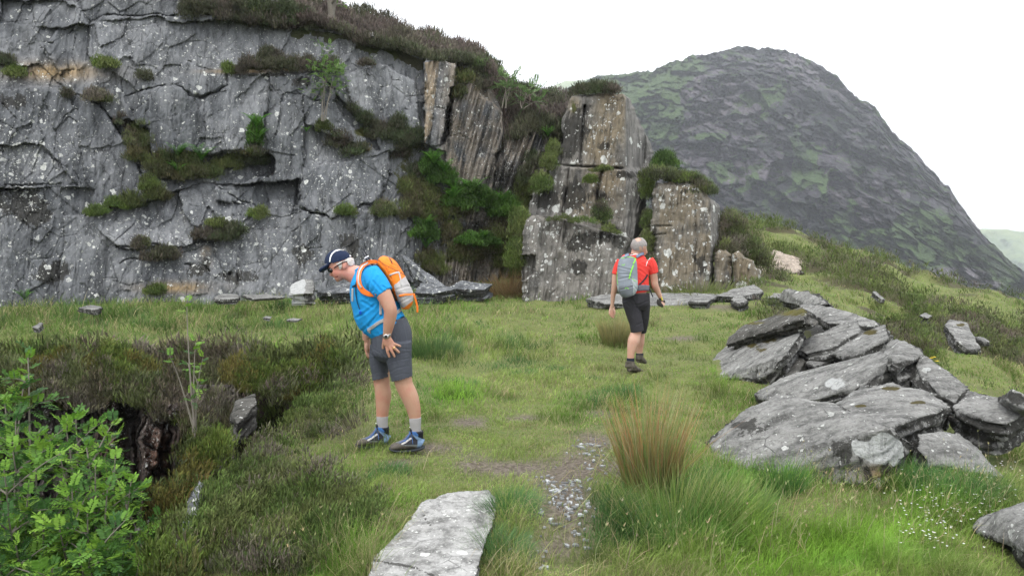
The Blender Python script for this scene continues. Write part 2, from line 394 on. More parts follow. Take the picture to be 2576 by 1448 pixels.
# skirt: the plateau's flanks run down to the valley floor
bx = []
ring = [(gx[0], y) for y in gy[::-1]] + [(x, gy[0]) for x in gx] + [(gx[-1], y) for y in gy] + [(x, gy[-1]) for x in gx[::-1]]
ring = np.array(ring); rz = hz(ring[:, 0], ring[:, 1]); cen = np.array([8.0, 26.0])
rows = []
for k in range(9):
    t = k / 8.0; q = ring + (ring - cen) * (t * 2.2)
    rows.append(np.c_[q, rz * (1 - t) ** 1.2 + (-70) * (1 - (1 - t) ** 1.2) + (3 * vn(X3(q[:, 0], q[:, 1]), 0.05, 3) if k else 0)])
SK = np.vstack(rows)
flank = mesh_np('hill_flank', SK, [gridfaces(9, len(ring))], M_valley); tag(flank, kind='structure')
# ---------------------------------------------------------------- main rock face (coordinates in 4.634 px units)
FAC = [
 ([(350,-90),(350,10),(410,100),(500,72),(750,68),(830,75),(1250,60),(1250,-90)], .55, 0, 0),
 ([(410,105),(750,75),(775,100),(1110,95),(1620,130),(1980,260),(1950,420),(1600,320),(1480,330),(1120,330),(1050,350),(1050,390),(930,450),(880,440),(820,390),(640,420),(500,310),(410,250)], .35, .05, .12),
 ([(0,0),(350,0),(410,110),(300,130),(190,120),(0,100)], .1, -.1, 0.2),
 ([(200,200),(270,130),(410,110),(410,250),(480,300),(300,320),(280,350)], -.05, .12, .1),
 ([(-1300,300),(180,300),(300,400),(-1300,430)], .2, 0, .2),
 ([(640,425),(800,388),(880,445),(930,455),(1055,395),(1060,340),(1330,330),(1500,350),(1520,480),(1260,500),(1225,560),(1200,700),(1080,715),(700,700),(690,600),(620,560)], -.2, .04, -.05),
 ([(900,455),(1055,395),(1060,340),(1250,380),(1240,520),(1225,700),(960,705),(945,560)], -.3, -.08, .05),
 ([(500,540),(620,560),(690,600),(700,700),(1080,715),(1270,700),(1275,810),(960,870),(830,890),(650,960),(640,800),(600,700)], .8, .1, .25),
 ([(-1300,420),(300,410),(450,465),(520,560),(610,700),(655,810),(650,900),(600,940),(400,995),(440,870),(200,870),(-1300,880)], -.45, .08, .03),
 ([(-1300,670),(190,670),(260,740),(360,860),(-1300,870)], -.5, .04, .02),
 ([(1225,520),(1400,440),(1412,600),(1400,835),(1270,850),(1270,720),(1228,690)], -.5, -.12, 0),
 ([(1412,560),(1640,610),(1740,660),(1640,720),(1500,760),(1400,835)], .35, .1, .1),
 ([(830,880),(920,850),(1270,850),(1380,830),(1380,960),(1230,965),(1100,1085),(950,1105),(860,1000),(640,950)], .2, .1, .35),
 ([(1000,860),(1230,860),(1250,960),(1000,930)], .3, .35, .1),
 ([(400,1000),(600,952),(830,890),(860,1000),(940,1095),(850,1145),(550,1145),(420,1060)], -.25, .05, .3),
 ([(-1300,870),(400,1000),(550,1150),(740,1150),(1000,1110),(1100,1090),(1240,985),(1390,975),(1390,1500),(-1300,1500)], -.45, .02, .04),
 ([(0,880),(280,860),(300,1100),(260,1500),(-1300,1500),(-1300,880)], -.5, .04, .0),
 ([(680,1190),(870,1165),(1100,1110),(1240,1000),(1390,990),(1390,1500),(520,1500),(560,1300)], -.65, .0, .12),
 ([(1390,775),(1500,765),(1650,735),(1806,690),(1800,800),(1756,920),(1676,950),(1536,1005),(1390,965)], -.4, .1, .1),
 ([(1606,340),(1756,290),(1926,380),(1950,600),(1736,575),(1640,500),(1600,400)], -.15, .05, .05),
 ([(1400,450),(1500,350),(1600,480),(1736,600),(1740,650),(1650,670),(1500,600),(1412,560)], -.2, .05, .05),
 ([(1560,440),(1640,520),(1736,600),(1760,690),(1720,680),(1640,590),(1540,470)], .45, 0, 0),
 ([(1536,1005),(1676,955),(1756,930),(1806,800),(1860,830),(1880,900),(1900,1000),(2000,1060),(1980,1500),(1500,1500),(1390,1500),(1390,975)], -.1, .12, .05),
 ([(1650,1000),(1760,950),(1880,980),(1960,1080),(1950,1300),(1640,1300)], -.4, .1, .05),
 ([(1926,380),(1966,290),(1966,660),(1945,600)], .7, 0, 0),
 ([(1966,290),(2036,275),(2000,600),(1966,670)], -.2, .3, 0),
 ([(2036,275),(2110,310),(2100,440),(2050,660),(1976,690),(2000,600)], -.15, -.25, 0),
 ([(2110,300),(2190,300),(2190,380),(2110,410)], .8, 0, 0),
 ([(2190,290),(2260,340),(2260,460),(2180,400)], .3, 0, 0),
 ([(2110,410),(2180,370),(2260,470),(2335,520),(2335,640),(2290,800),(2290,890),(2090,880),(2056,700),(2070,640)], -.25, -.2, .0),
 ([(2070,640),(2110,400),(2090,400),(2040,680)], 1.0, 0, 0),
 ([(2296,720),(2370,625),(2450,600),(2620,600),(2620,760),(2450,905),(2290,915)], .15, .1, 0),
 ([(1940,660),(2056,700),(2090,880),(2290,915),(2450,905),(2650,800),(2650,1500),(1960,1500),(1980,1060),(1880,880),(1806,790),(1800,700)], .45, 0, .1),
 ([(2140,1000),(2240,990),(2250,1150),(2060,1140)], .2, 0, 0),
 ([(2200,1180),(2440,1160),(2440,1500),(2150,1500)], .5, 0.1, 0),
]
CRK = [  # (polyline, width, depth)
 ([(575,440),(630,420),(720,405),(800,385)], 4, .3), ([(875,430),(930,452),(1000,425),(1055,395)], 9, .6), ([(1055,395),(1050,330),(1130,320)], 5, .4),
 ([(410,105),(500,72),(750,68),(830,72)], 6, .5), ([(200,190),(260,185),(340,140)], 4, .25), ([(150,0),(170,180),(240,300)], 2, .12), ([(560,80),(600,200),(640,420)], 2, .12), ([(1000,100),(1010,260)], 2, .1), ([(1230,100),(1225,240)], 2.5, .12), ([(700,430),(720,560),(690,690)], 2, .1), ([(820,400),(790,540),(830,690)], 2, .1), ([(200,440),(260,620),(280,760)], 2, .12), ([(100,900),(140,1100),(120,1390)], 2.5, .14), ([(420,1020),(520,1200),(560,1390)], 2.5, .14), ([(900,1130),(1040,1260),(1120,1390)], 2.5, .14), ([(1240,1000),(1260,1200),(1230,1380)], 2.5, .14), ([(1480,780),(1500,980)], 2, .1), ([(1620,760),(1600,960)], 2, .1), ([(1750,300),(1790,440),(1770,580)], 2, .1), ([(620,310),(700,300),(720,320)], 3, .2), ([(880,280),(940,310),(990,320)], 3, .25),
 ([(300,440),(380,450),(470,480),(520,560),(610,700),(650,800)], 7, .5), ([(0,870),(120,850),(280,850)], 5, .35), ([(440,700),(445,870),(400,990)], 3, .15),
 ([(550,1140),(640,1132),(740,1140)], 5, .35), ([(560,1210),(680,1190),(780,1200),(870,1160),(1000,1115)], 5, .35), ([(400,995),(600,945),(690,935),(830,885)], 6, .4),
 ([(770,80),(775,240),(790,330)], 2.5, .12), ([(945,460),(955,690)], 3, .15), ([(1225,520),(1225,700)], 4, .3), ([(1400,560),(1400,830),(1380,960)], 5, .3), ([(1345,470),(1350,600)], 2, .1),
 ([(860,1220),(920,1210),(970,1260)], 7, .4), ([(1060,1270),(1100,1260),(1110,1300)], 9, .5), ([(1140,350),(1250,360),(1330,330)], 4, .2), ([(1380,380),(1400,350),(1440,330),(1420,390)], 7, .35),
 ([(1490,330),(1530,400),(1560,450),(1640,520),(1736,610)], 7, .6), ([(1475,130),(1470,200)], 4, .25), ([(1606,345),(1560,440)], 3, .2), ([(1676,950),(1756,925),(1806,790)], 6, .5),
 ([(1390,965),(1536,1005),(1676,950)], 5, .4), ([(1660,180),(1690,250),(1670,290)], 3, .2), ([(1240,400),(1330,430),(1400,440),(1520,480)], 3, .2), ([(1390,1150),(1400,1300)], 5, .3),
 ([(2110,410),(2090,520),(2060,660)], 9, .7), ([(2060,710),(2100,880)], 5, .4), ([(1120,1000),(1000,1000),(880,950)], 3, .2), ([(1500,1000),(1480,1120),(1500,1300)], 4, .3), ([(1700,1000),(1690,1200)], 3, .2),
 ([(200,700),(250,740),(350,790),(370,850)], 4, .25), ([(0,560),(60,600),(130,650)], 3, .2), ([(1000,860),(1100,930),(1230,960)], 4, .25), ([(1420,1150),(1490,1140)], 4, .3)]
def cliff_base(ax_):            # general distance of the wall, m, against x
    return np.interp(ax_, [-1300, -120, 300, 900, 1500, 2000, 2300, 2700], [14.8, 16.4, 16.9, 17.6, 18.6, 19.8, 20.6, 21.2])
TOPC = np.array([(-1300,-60),(-700,-110),(-200,-90),(1235,-90),(1270,60),(1300,105),(1506,132),(1600,150),(1700,180),(1836,210),(1956,262),(2036,272),(2110,300),(2190,298),(2256,345),(2330,520),(2335,630),(2380,620),(2450,603),(2560,640),(2700,600)], float)
def cliff_off(ax_, ay):
    q = X3(ax_, ay)
    wx = ax_ + 6 * fbm(q, 1 / 60., 3, 41) + 3 * vn(q, 1 / 9., 44); wy = ay + 9 * fbm(q, 1 / 60., 3, 42) + 3 * vn(q, 1 / 9., 45)
    off = 0.10 * fbm(q, 1 / 220., 3, 40)
    for k, (poly, o, a, b) in enumerate(FAC):
        m = inside(poly, wx, wy); cx, cy = np.mean(np.maximum(np.array(poly), -90), 0)
        pl = (o * .75 if k < 19 else o) + (.8 if k < 19 else 1) * (a * (ax_ - cx) / 100 + b * -(ay - cy) / 100)
        bev = np.clip(1 - pdist(poly, wx, wy) / 14., 0, 1) ** 2 * 0.03
        pl = pl - o * .4
        off = np.where(m, pl + bev, off)
    # smaller joint blocks
    f1, f2, cid = worley(X3(ax_ / 150., ay / 210., ay * 0 + 2), 1.0, 3)
    off += (cid - .5) * 0.05
    off += .09 * planes(X3(wx / 120. + wy / 420., wy / 230.), 1.0, 71) + .022 * planes(X3(wx / 42. + wy / 150., wy / 95.), 1.0, 72)
    jx = np.abs(f2 - f1); off += 0.03 * np.exp(-(jx / 0.015) ** 2) * (cid > .45)
    for pl, wd, dp in CRK:
        d = pdist(pl, wx, wy, False); off += .5 * dp * np.exp(-(d / (wd * 0.6)) ** 2) * (0.55 + .6 * vn(q, 1 / 30., 77))
    # ribs: leaning cleavage
    lean = 0.10 + 0.20 * sstep(1900, 2300, ax_)
    u = ax_ + lean * (ay - 600)
    rib = fbm(X3(u / 9., ay / 160.), 1.0, 3, 61)
    amp = 0.012 + 0.05 * sstep(1640, 1760, ax_) * sstep(900, 1000, ay) + 0.11 * inside(FAC[29][0], ax_, ay) + 0.20 * inside(FAC[31][0], ax_, ay) + 0.06 * (inside(FAC[26][0], ax_, ay) | inside(FAC[25][0], ax_, ay))
    amp += 0.12 * sstep(1940, 2060, ax_) * sstep(880, 980, ay)
    off += amp * rib
    off += 0.011 * fbm(q, 1 / 28., 4, 51)
    st = fbm(X3((ax_ + .12 * ay) / 70., ay / 230.), 1.0, 4, 151); off += .035 * (np.round(st * 4) / 4)
    st = fbm(X3((ax_ + .2 * ay) / 30., ay / 60.), 1.0, 3, 157); off += .012 * np.round(st * 3) / 3
    # foot and gully detail
    return off
cx_ = np.concatenate([np.arange(-1200, -90, 14.0), np.arange(-90, 2680, 3.6)]); n_r = 400
topy = np.interp(cx_, TOPC[:, 0], TOPC[:, 1]) + 5 * vn(X3(cx_, cx_ * 0), 1 / 20., 7) + 2.5 * vn(X3(cx_, cx_ * 0), 1 / 6., 8)
boty = np.full(len(cx_), 1450.)
vv = np.linspace(0, 1, n_r)[:, None]
AY = topy[None] * (1 - vv) + boty[None] * vv; AX = np.broadcast_to(cx_[None], AY.shape).copy()
LEAN = 0.0011
CO = cliff_off(AX, AY)
CD = cliff_base(AX) + CO + LEAN * (1350 - AY)
V = P(AX / 4.634, AY / 4.634, CD)
FRINGE = V[0].copy()
# top rows fold backwards so the face has a real upper edge
back = V[0] + np.array([0, 1.2, 0.15]); back2 = back + np.array([0, 3, -1.0])
V = np.concatenate([back2[None], back[None], V], 0)
och = np.zeros(AX.shape); lic = 0.28 + 0.25 * sstep(0.1, -0.3, CO) * 0; blk = np.zeros(AX.shape); mos = np.zeros(AX.shape)
def A_blob(L): return blobs(AX, AY, L)
och = np.maximum(och, .55 * inside(FAC[25][0], AX, AY)); och = np.maximum(och, .35 * sstep(1990, 2100, AX)); och = np.maximum(och, A_blob([(960,1170,25,40),(250,330,200,40),(820,1330,160,25),(1120,330,150,10),(1330,320,100,8)]) * .9)
lic = lic + A_blob([(60,760,300,200),(350,620,90,120),(1560,850,160,110),(560,1010,200,60),(1490,200,160,60),(2380,750,120,120),(1150,300,300,60),(900,1150,500,120),(2030,450,50,200)]) * .6
blk = A_blob([(80,930,160,90),(160,1000,120,60),(930,1240,80,50),(1100,1280,90,40),(1400,380,50,30),(1250,345,120,12),(250,1260,100,60),(2200,1060,90,60),(2360,820,120,90),(2080,560,25,120),(1400,1180,60,60),(60,470,90,40),(1630,1150,60,80)])
gul = inside([(1940,660),(2056,700),(2090,890),(2290,925),(2450,905),(2650,800),(2650,1500),(1985,1500),(1980,1060),(1880,880),(1806,790)], AX + 12 * vn(X3(AX, AY), 1/30., 2), AY)
mos = np.maximum(gul * (.35 + .3 * vn(X3(AX, AY), 1 / 60., 19)), A_blob([(820,770,170,50),(560,950,120,16),(1020,1085,80,16),(1700,610,70,30),(1180,310,160,14),(2140,340,40,40),(1840,400,0.1,.1)]) * 1.0)
mos = np.where(inside(FAC[33][0], AX, AY), .2, mos)
mos = np.where(inside(FAC[34][0], AX, AY), .3, mos)
ext = lambda m: np.concatenate([m[:1], m[:1], m], 0).ravel()
TONE = np.zeros(AX.shape) + .3
for k, (poly, o, a, b) in enumerate(FAC): TONE = np.where(inside(poly, AX + 6 * vn(X3(AX, AY), 1 / 25., 3), AY), ((k * 0.618 + .2) % 1) * .7, TONE)
TONE = np.clip(TONE + .35 * fbm(X3(AX, AY), 1 / 140., 3, 8) + .15 * vn(X3(AX / 14., AY / 200.), 1, 4), 0, 1)
M_cliff = rock_mat('grey_lichened_slate', (0.062, 0.067, 0.073), (0.108, 0.113, 0.120), lich=.85, lsc=6.0, bump=.03)
cliff = mesh_np('cliff', V.reshape(-1, 3), [gridfaces(n_r + 2, len(cx_), True)], M_cliff,
                cols={'mask': np.stack([ext(och), ext(lic), ext(blk)], -1), 'mask2': np.stack([ext(mos), ext(mos * 0), ext(TONE)], -1)})
tag(cliff, 'huge grey lichened slate cliff with ledges, filling the left half behind the meadow', 'cliff')
# ---------------------------------------------------------------- heather hillside above the face
SKY = np.array([(1150,-75),(1360,-45),(1420,-15),(1450,12),(1500,45),(1560,52),(1596,62),(1706,100),(1806,150),(1906,180),(2006,200),(2106,222),(2206,252),(2276,312),(2376,362),(2506,412),(2616,452),(2650,470),(2760,560)], float)
hx = np.arange(1150, 2760, 8.0); nr = 70
ey = np.interp(hx, TOPC[:, 0], TOPC[:, 1]); ey = np.where(hx < 1300, 95, ey) + 18
sy = np.interp(hx, SKY[:, 0], SKY[:, 1]) + 10
ey = np.maximum(ey, sy + 25)
tt = np.linspace(0, 1, nr)[:, None]
HY = ey[None] * (1 - tt) + sy[None] * tt; HX = np.broadcast_to(hx[None], HY.shape)
HD = cliff_base(HX) + LEAN * (1350 - ey[None]) + 0.35 + tt ** 1.2 * 6.5 + 0.25 * fbm(X3(HX, HY), 1 / 70., 3, 9) * sstep(0, .2, tt)
HV = P(HX / 4.634, HY / 4.634, HD)
extra_rows = [HV[-1] + np.array([0, 2.0, -0.3]), HV[-1] + np.array([0, 8, -4.0]), HV[-1] + np.array([0, 20, -14.0])]
front = HV[0] + np.array([0, 0.1, -0.8])
HVf = np.concatenate([front[None], HV] + [r[None] for r in extra_rows], 0)
s = NT('heather_slope_earth'); nn = s.noise(1.5, None, 5, 0.7); n2 = s.noise(14, None, 4, 0.7)
M_hill = s.out(s.mix(s.ss(nn, .4, .65), s.mix(n2, (0.04, 0.038, 0.026), (0.075, 0.075, 0.045)), (0.08, 0.095, 0.04)), 0.95); s.bump(n2, 1, .1)
hill = mesh_np('hillside', HVf.reshape(-1, 3), [gridfaces(HVf.shape[0], len(hx), True)], M_hill); tag(hill, kind='structure')
# ---------------------------------------------------------------- standing rocks, closed on every side
def C2(l): return [(510 + a / 6.434, 75 + b / 6.434) for a, b in l]
def relief_rock(name, left, right, D, thick, fn, mat, mfn, step=0.8, edge=0.35):
    L = np.array(C2(left)); Rr = np.array(C2(right)); y0 = max(L[0, 1], Rr[0, 1]); y0 = min(L[0, 1], Rr[0, 1]); y1 = max(L[-1, 1], Rr[-1, 1])
    ny = int((y1 - y0) / step) + 1; ys = np.linspace(y0, y1, ny)
    jl = 1.1 * vn(X3(ys, ys * 0 + 3.3), .35, 5) + .6 * vn(X3(ys, ys * 0 + 3.3), 1.1, 6); jr = 1.1 * vn(X3(ys, ys * 0 + 9.3), .35, 7) + .6 * vn(X3(ys, ys * 0 + 1.3), 1.1, 8)
    xl = np.interp(ys, L[:, 1], L[:, 0]) + jl; xr = np.interp(ys, Rr[:, 1], Rr[:, 0]) + jr
    nu = int((xr - xl).max() / step) + 2; u = np.linspace(0, 1, nu)
    PX = xl[:, None] * (1 - u) + xr[:, None] * u; PY = np.broadcast_to(ys[:, None], PX.shape).copy()
    cxc = (PX - 510) * 6.434; cyc = (PY - 75) * 6.434
    du = np.minimum(u, 1 - u)[None] * (xr - xl)[:, None]; dv = np.abs(ys - y0)[:, None]
    dd = np.minimum(du, dv * 0.9 + .01)
    D1 = D + fn(cxc, cyc) + edge * np.exp(-(dd / 2.2)) 
    q = np.stack([PX, PY, PX * 0], -1)
    D1 = D1 + 0.035 * fbm(q, .10, 4, 13) + 0.06 * fbm(X3((cxc + .15 * cyc) / 14., cyc / 200.), 1.0, 3, 3)
    top_y = PY + 1.2 * vn(X3(PX, PX * 0), .3, 4) * (PY < y0 + 2)
    Vf = P(PX, top_y, D1); Vb = P(PX, top_y, D1 * 0 + D + thick + fn(cxc, cyc).max() * .5)
    # back shrinks a little in true size
    n = PX.size; nc = nu
    Vv = np.concatenate([Vf.reshape(-1, 3), Vb.reshape(-1, 3)])
    ff = gridfaces(ny, nu, True); fb = gridfaces(ny, nu) + n
    idx = np.arange(n).reshape(ny, nu)
    loop = np.concatenate([idx[0], idx[1:, -1], idx[-1, ::-1][1:], idx[::-1, 0][1:-1]])
    nx = np.roll(loop, -1); fs = np.stack([loop, nx, nx + n, loop + n], -1)
    o, l_, b_, m_ = mfn(cxc, cyc)
    z = lambda m: np.concatenate([np.broadcast_to(m, PX.shape).ravel()] * 2)
    ob = mesh_np(name, Vv, [ff, fb, fs], mat, cols={'mask': np.stack([z(o), z(l_), z(b_)], -1), 'mask2': np.stack([z(m_), z(np.zeros(PX.shape)), z(np.zeros(PX.shape))], -1)})
    return ob
M_pin = rock_mat('ochre_stained_slate', (0.095, 0.092, 0.086), (0.155, 0.15, 0.14), lich=1.25, lsc=2.9, streak=(1, 1, 0.07), ochre=(.165, .13, .078), bump=.035)
def fn_pin(x, y):
    ridge = np.interp(y, [120, 590, 700, 1000], [745, 722, 850, 800])
    o = np.maximum(0, x - ridge) * 0.010 + np.maximum(0, 430 - x) * 0.0035 + (1000 - y) * 0.0012
    low = np.interp(x, [250, 450, 740, 900], [575, 588, 602, 655])
    m = sstep(-3, 5, y + 5 * vn(X3(x, y), .03, 2) - low); o = o - 0.16 * m * (y > 500)
    lr = np.maximum(0, x - 745 - (y - 650) * .0) * 0.004 * m
    o = o + lr + 0.3 * np.exp(-((y - low) / 7) ** 2) * sstep(300, 420, x) * sstep(780, 700, x)
    d = pdist([(480,200),(470,330),(450,560)], x, y, False); o += .25 * np.exp(-(d / 8) ** 2)
    d = pdist([(380,600),(370,720),(340,880)], x, y, False); o += .2 * np.exp(-(d / 7) ** 2)
    d = pdist([(590,620),(560,760),(600,950),(690,1010)], x, y, False); o += .35 * np.exp(-(d / 13) ** 2)
    d = pdist([(870,700),(820,850),(810,1000)], x, y, False); o += .15 * np.exp(-(d / 4) ** 2)
    d = pdist([(870,400),(855,600)], x, y, False); o += .12 * np.exp(-(d / 6) ** 2)
    return o
def m_pin(x, y):
    o = .8 * np.clip(blobs(x, y, [(650,250,110,300),(600,700,160,200),(410,200,40,70),(560,450,90,160),(500,800,150,120)]) * 1.3, 0, 1) * (x < 745)
    l = .25 + .8 * blobs(x, y, [(640,420,60,200),(640,560,60,40),(640,660,60,60),(470,860,120,60),(520,920,80,30),(740,750,90,80),(640,200,50,60),(540,380,80,100),(130,880,60,30)]) - .2 * (x > 745)
    b = blobs(x, y, [(420,330,90,140),(380,450,90,120),(600,460,40,30),(480,220,30,50),(740,640,90,30),(580,780,60,70),(400,780,120,120),(240,800,120,80),(870,470,16,110)]) * 1.1
    m = blobs(x, y, [(410,200,22,60),(560,610,110,20),(590,900,50,90),(520,680,30,30)]) * .8
    return o, l, b, m
pin = relief_rock('rock_pinnacle', [(560,118),(395,135),(355,230),(330,290),(340,420),(310,500),(285,570),(250,620),(245,700),(150,760),(110,880),(100,1000),(120,1500)],
                  [(700,116),(720,122),(775,150),(800,220),(850,330),(905,440),(930,520),(932,605),(845,652),(872,680),(882,720),(870,950),(820,1040),(800,1500)], 19.0, 3.0, fn_pin, M_pin, m_pin)
tag(pin, 'tall pointed slate pinnacle with ochre face and a heather cap, right of centre', 'rock')
def fn_low(x, y):
    o = (1300 - y) * 0.0012 + np.maximum(0, x - 700) * 0.008
    m = inside([(75,1160),(165,1155),(160,1270),(80,1320)], x + 6 * vn(X3(x, y), .05, 3), y + 5 * vn(X3(x, y), .05, 9))
    return o + .5 * m
def m_low(x, y):
    return 0.15 + 0 * x, .55 + .4 * blobs(x, y, [(420,980,300,60),(250,1210,60,60),(600,1100,60,60)]), blobs(x, y, [(430,1080,110,60),(640,1030,120,40),(440,1240,60,60),(700,1060,60,50),(550,1050,150,50)]) * 1.15, 0.6 * blobs(x, y, [(300,905,100,12),(480,950,110,12)])
lowr = relief_rock('rock_slab', [(140,897),(110,925),(85,1000),(72,1180),(80,1500)], [(150,897),(330,915),(540,980),(680,1020),(765,1045),(782,1065),(740,1150),(700,1250),(640,1500)], 17.6, 1.2, fn_low, M_pin, m_low)
tag(lowr, 'broad low grey slab with black and white lichen at the foot of the pinnacle', 'rock')
def fn_r(x, y):
    ridge = np.interp(y, [700, 850, 1340], [1270, 1300, 1280])
    o = np.maximum(0, x - ridge) * .011 + (1300 - y) * 0.0010
    for pl in ([(1190,870),(1200,1050),(1180,1340)], [(910,970),(1040,968)], [(915,1030),(1000,1020)]):
        o += .1 * np.exp(-(pdist(pl, x, y, False) / 5) ** 2)
    return o
def m_r(x, y):
    return np.clip(.66 - .6 * (x > 1290) - .3 * (x < 960), 0, 1), .5 + .6 * blobs(x, y, [(1090,1230,120,130),(1100,850,120,100),(1300,850,30,120),(1310,1000,30,60)]), blobs(x, y, [(1200,740,90,30),(1220,1200,60,100),(930,1000,20,60)]) * .9, 0.3 * blobs(x, y, [(1290,1280,60,40)])
slabr = relief_rock('rock_slab', [(940,688),(918,760),(905,1000),(925,1050),(940,1500)], [(1040,688),(1120,692),(1220,708),(1280,785),(1335,825),(1355,850),(1352,1060),(1315,1130),(1300,1500)], 17.9, 2.0, fn_r, M_pin, m_r)
tag(slabr, 'upright ochre brown slab dotted with white lichen, right of the pinnacle', 'rock')
def fn_s(x, y): return (1300 - y) * .0012 + .03 * np.abs(np.sin(x / 17.))
b1 = relief_rock('rock_block', [(1345,1125),(1320,1140),(1312,1250),(1318,1500)], [(1385,1120),(1412,1140),(1432,1165),(1430,1250),(1440,1500)], 17.7, .9, fn_s, M_pin, lambda x, y: (.7 + 0 * x, .3 + .8 * sstep(1260, 1330, y), .2 + 0 * x, 0 * x), .6)
tag(b1, 'short upright stained rock between the big ochre slab and the last block', 'rock')
def fn_s2(x, y): return (1300 - y) * .0012 + np.maximum(0, x - 1560) * .01
b2 = relief_rock('rock_block', [(1455,1130),(1432,1150),(1428,1190),(1440,1290),(1438,1500)], [(1475,1128),(1505,1165),(1570,1195),(1582,1240),(1605,1245),(1622,1300),(1640,1500)], 17.5, .9, fn_s2, M_pin, lambda x, y: (.8 + 0 * x, .9 + 0 * x, .1 + 0 * x, 0 * x), .6)
tag(b2, 'squat block white with lichen at the right end of the rock wall', 'rock')
HSX, HSE, HSS = hx.copy(), ey.copy(), sy.copy()
# ---------------------------------------------------------------- mountain and far hills
MS = np.array([(1340,262),(1400,232),(1440,215),(1500,190),(1560,185),(1640,180),(1700,150),(1780,130),(1870,115),(1900,120),(1950,119),(2010,135),(2070,165),(2110,195),(2135,225),(2150,242),(2200,265),(2222,290),(2240,320),(2280,360),(2330,410),(2380,460),(2430,535),(2480,590),(2540,650),(2600,700),(2680,745),(2800,800)], float) / 2.5156
mx = np.arange(532, 1110, 1.0); nr = 330
sy = np.interp(mx, MS[:, 0], MS[:, 1]) + 1.8 * vn(X3(mx, mx * 0), .12, 4) + 2.0 * np.abs(vn(X3(mx, mx * 0), .22, 14)) + .7 * vn(X3(mx, mx * 0), .4, 5)
by = np.maximum(np.full(len(mx), 345.), sy + 30)
t = np.linspace(0, 1, nr)[:, None]
MY = sy[None] * (1 - t) + by[None] * t; MX = np.broadcast_to(mx[None], MY.shape)
hgt = (345 - MY) / 300.0
MD = 330 + 330 * np.clip(hgt, 0, 1.1) ** 1.1 + 120 * sstep(.12, 0, t) * 0.5 + np.maximum(0, (MX - 560) * 0) + 0.00035 * (MX - 800) ** 2
q = P(MX, MY, MD)
qq = q * np.array([1, .28, 0.95])
w1, w2, wid = worley(qq + 22 * np.stack([vn(qq, .03, 1), vn(qq, .03, 2), vn(qq, .03, 3)], -1), 1 / 26., 5)
v1, v2, vid = worley(qq + 4 * np.stack([vn(qq, .1, 1), vn(qq, .1, 2), vn(qq, .1, 3)], -1), 1 / 15., 8)
z1, z2, zid = worley(qq + 2.5 * np.stack([vn(qq, .2, 1), vn(qq, .2, 2), vn(qq, .2, 3)], -1), 1 / 6.5, 18)
fade = sstep(0, .04, t)
rdg = np.abs(fbm(qq * [1, 1, 1.3] , 1 / 34., 5, 16, .6))
disp = 8 * (wid - .5) + 5 * (w1 - .5) + 5 * (vid - .5) + 7 * fbm(qq, 1 / 60., 5, 6) + 20 * np.exp(-(rdg / .10) ** 2) + 14 * fbm(q * [1, .2, .35], 1 / 48., 4, 96) + 6 * np.round(2.5 * fbm(qq * [1, 1, 1.6], 1 / 22., 4, 46)) / 2.5  + 3.5 * fbm(qq, 1 / 9., 3, 26) + 22 * planes(qq, 1 / 26., 33) + 9 * planes(qq, 1 / 10., 34) + 2 * (zid - .5)
MD2 = MD + disp * (0.55 + .45 * fade)
MVt = P(MX, MY, MD2)
MVt = np.concatenate([(MVt[0] + np.array([0, 150, -60]))[None], (MVt[0] + np.array([0, 50, -8]))[None], MVt, (MVt[-1] + np.array([0, -60, -25.]))[None], (MVt[-1] + np.array([0, -70, -60.]))[None]], 0)
X_, Y_ = MX * 2.5156, MY * 2.5156
gr = fbm(X3(X_, Y_), 1 / 70., 4, 71)
gm = blobs(X_, Y_, [(1560,230,160,60),(1700,170,80,50),(2350,640,130,60),(2440,700,120,60),(2250,600,60,30),(1780,345,50,15),(1900,240,60,20),(2130,620,40,30),(2020,440,30,30),(2470,650,60,40),(2300,560,50,20),(1640,290,90,60)])
gmask = sstep(.22, .6, gm * 1.1 + gr * .5 + .12 * (1 - w1))
scree = blobs(X_, Y_, [(2400,690,100,22),(2340,720,90,22),(2450,715,80,16)])
zz = lambda m: np.concatenate([m[:1], m[:1], m, m[-1:], m[-1:]], 0).ravel()
s = NT('mountain_crag'); mk = s.sepc(s.attr('mask').outputs['Color'])
a = s.noise(0.06, s.mp((1, .22, 1), (0, .35, 0)), 8, .68); b = s.noise(0.3, s.mp((1, .25, 1)), 6, .7); g = s.noise(0.9, None, 4, .7)
rc = s.mix(s.ss(a, .36, .64), (0.022, 0.019, 0.028), (0.080, 0.068, 0.088)); rc = s.mix(s.math('MULTIPLY', s.ss(b, .5, .72), .55), rc, (0.20, 0.185, 0.19)); rc = s.mix(s.math('MULTIPLY', s.ss(b, .48, .34), .7), rc, (0.015, 0.017, 0.022))
rc = s.mix(s.ss(mk[2], .42, .12), rc, (.012, .013, .018)); rc = s.mix(s.math('MULTIPLY', s.ss(mk[2], .52, .8), .75), rc, (.14, .125, .14))
gc = s.mix(s.ss(g, .35, .65), (0.026, 0.05, 0.014), (0.07, 0.125, 0.034)); rc = s.mix(s.ss(mk[2], .42, .12), rc, (.012, .013, .018)); rc = s.mix(s.math('MULTIPLY', s.ss(mk[2], .52, .8), .75), rc, (.14, .125, .14))
gc = s.mix(s.ss(b, .55, .7), gc, (0.10, 0.14, 0.035))
gf = s.ss(s.math('ADD', mk[0], s.math('MULTIPLY', s.math('SUBTRACT', b, .5), 1.6)), .35, .6)
gf2 = s.math('MAXIMUM', gf, s.math('MULTIPLY', s.ss(s.noise(0.09, s.mp((1, .25, 1.6), (0, -.5, 0)), 6, .7), .53, .59), .8))
c = s.mix(gf2, rc, gc)
c = s.mix(s.math('MULTIPLY', s.ss(mk[2], .30, .05), .7), c, (.014, .018, .016))
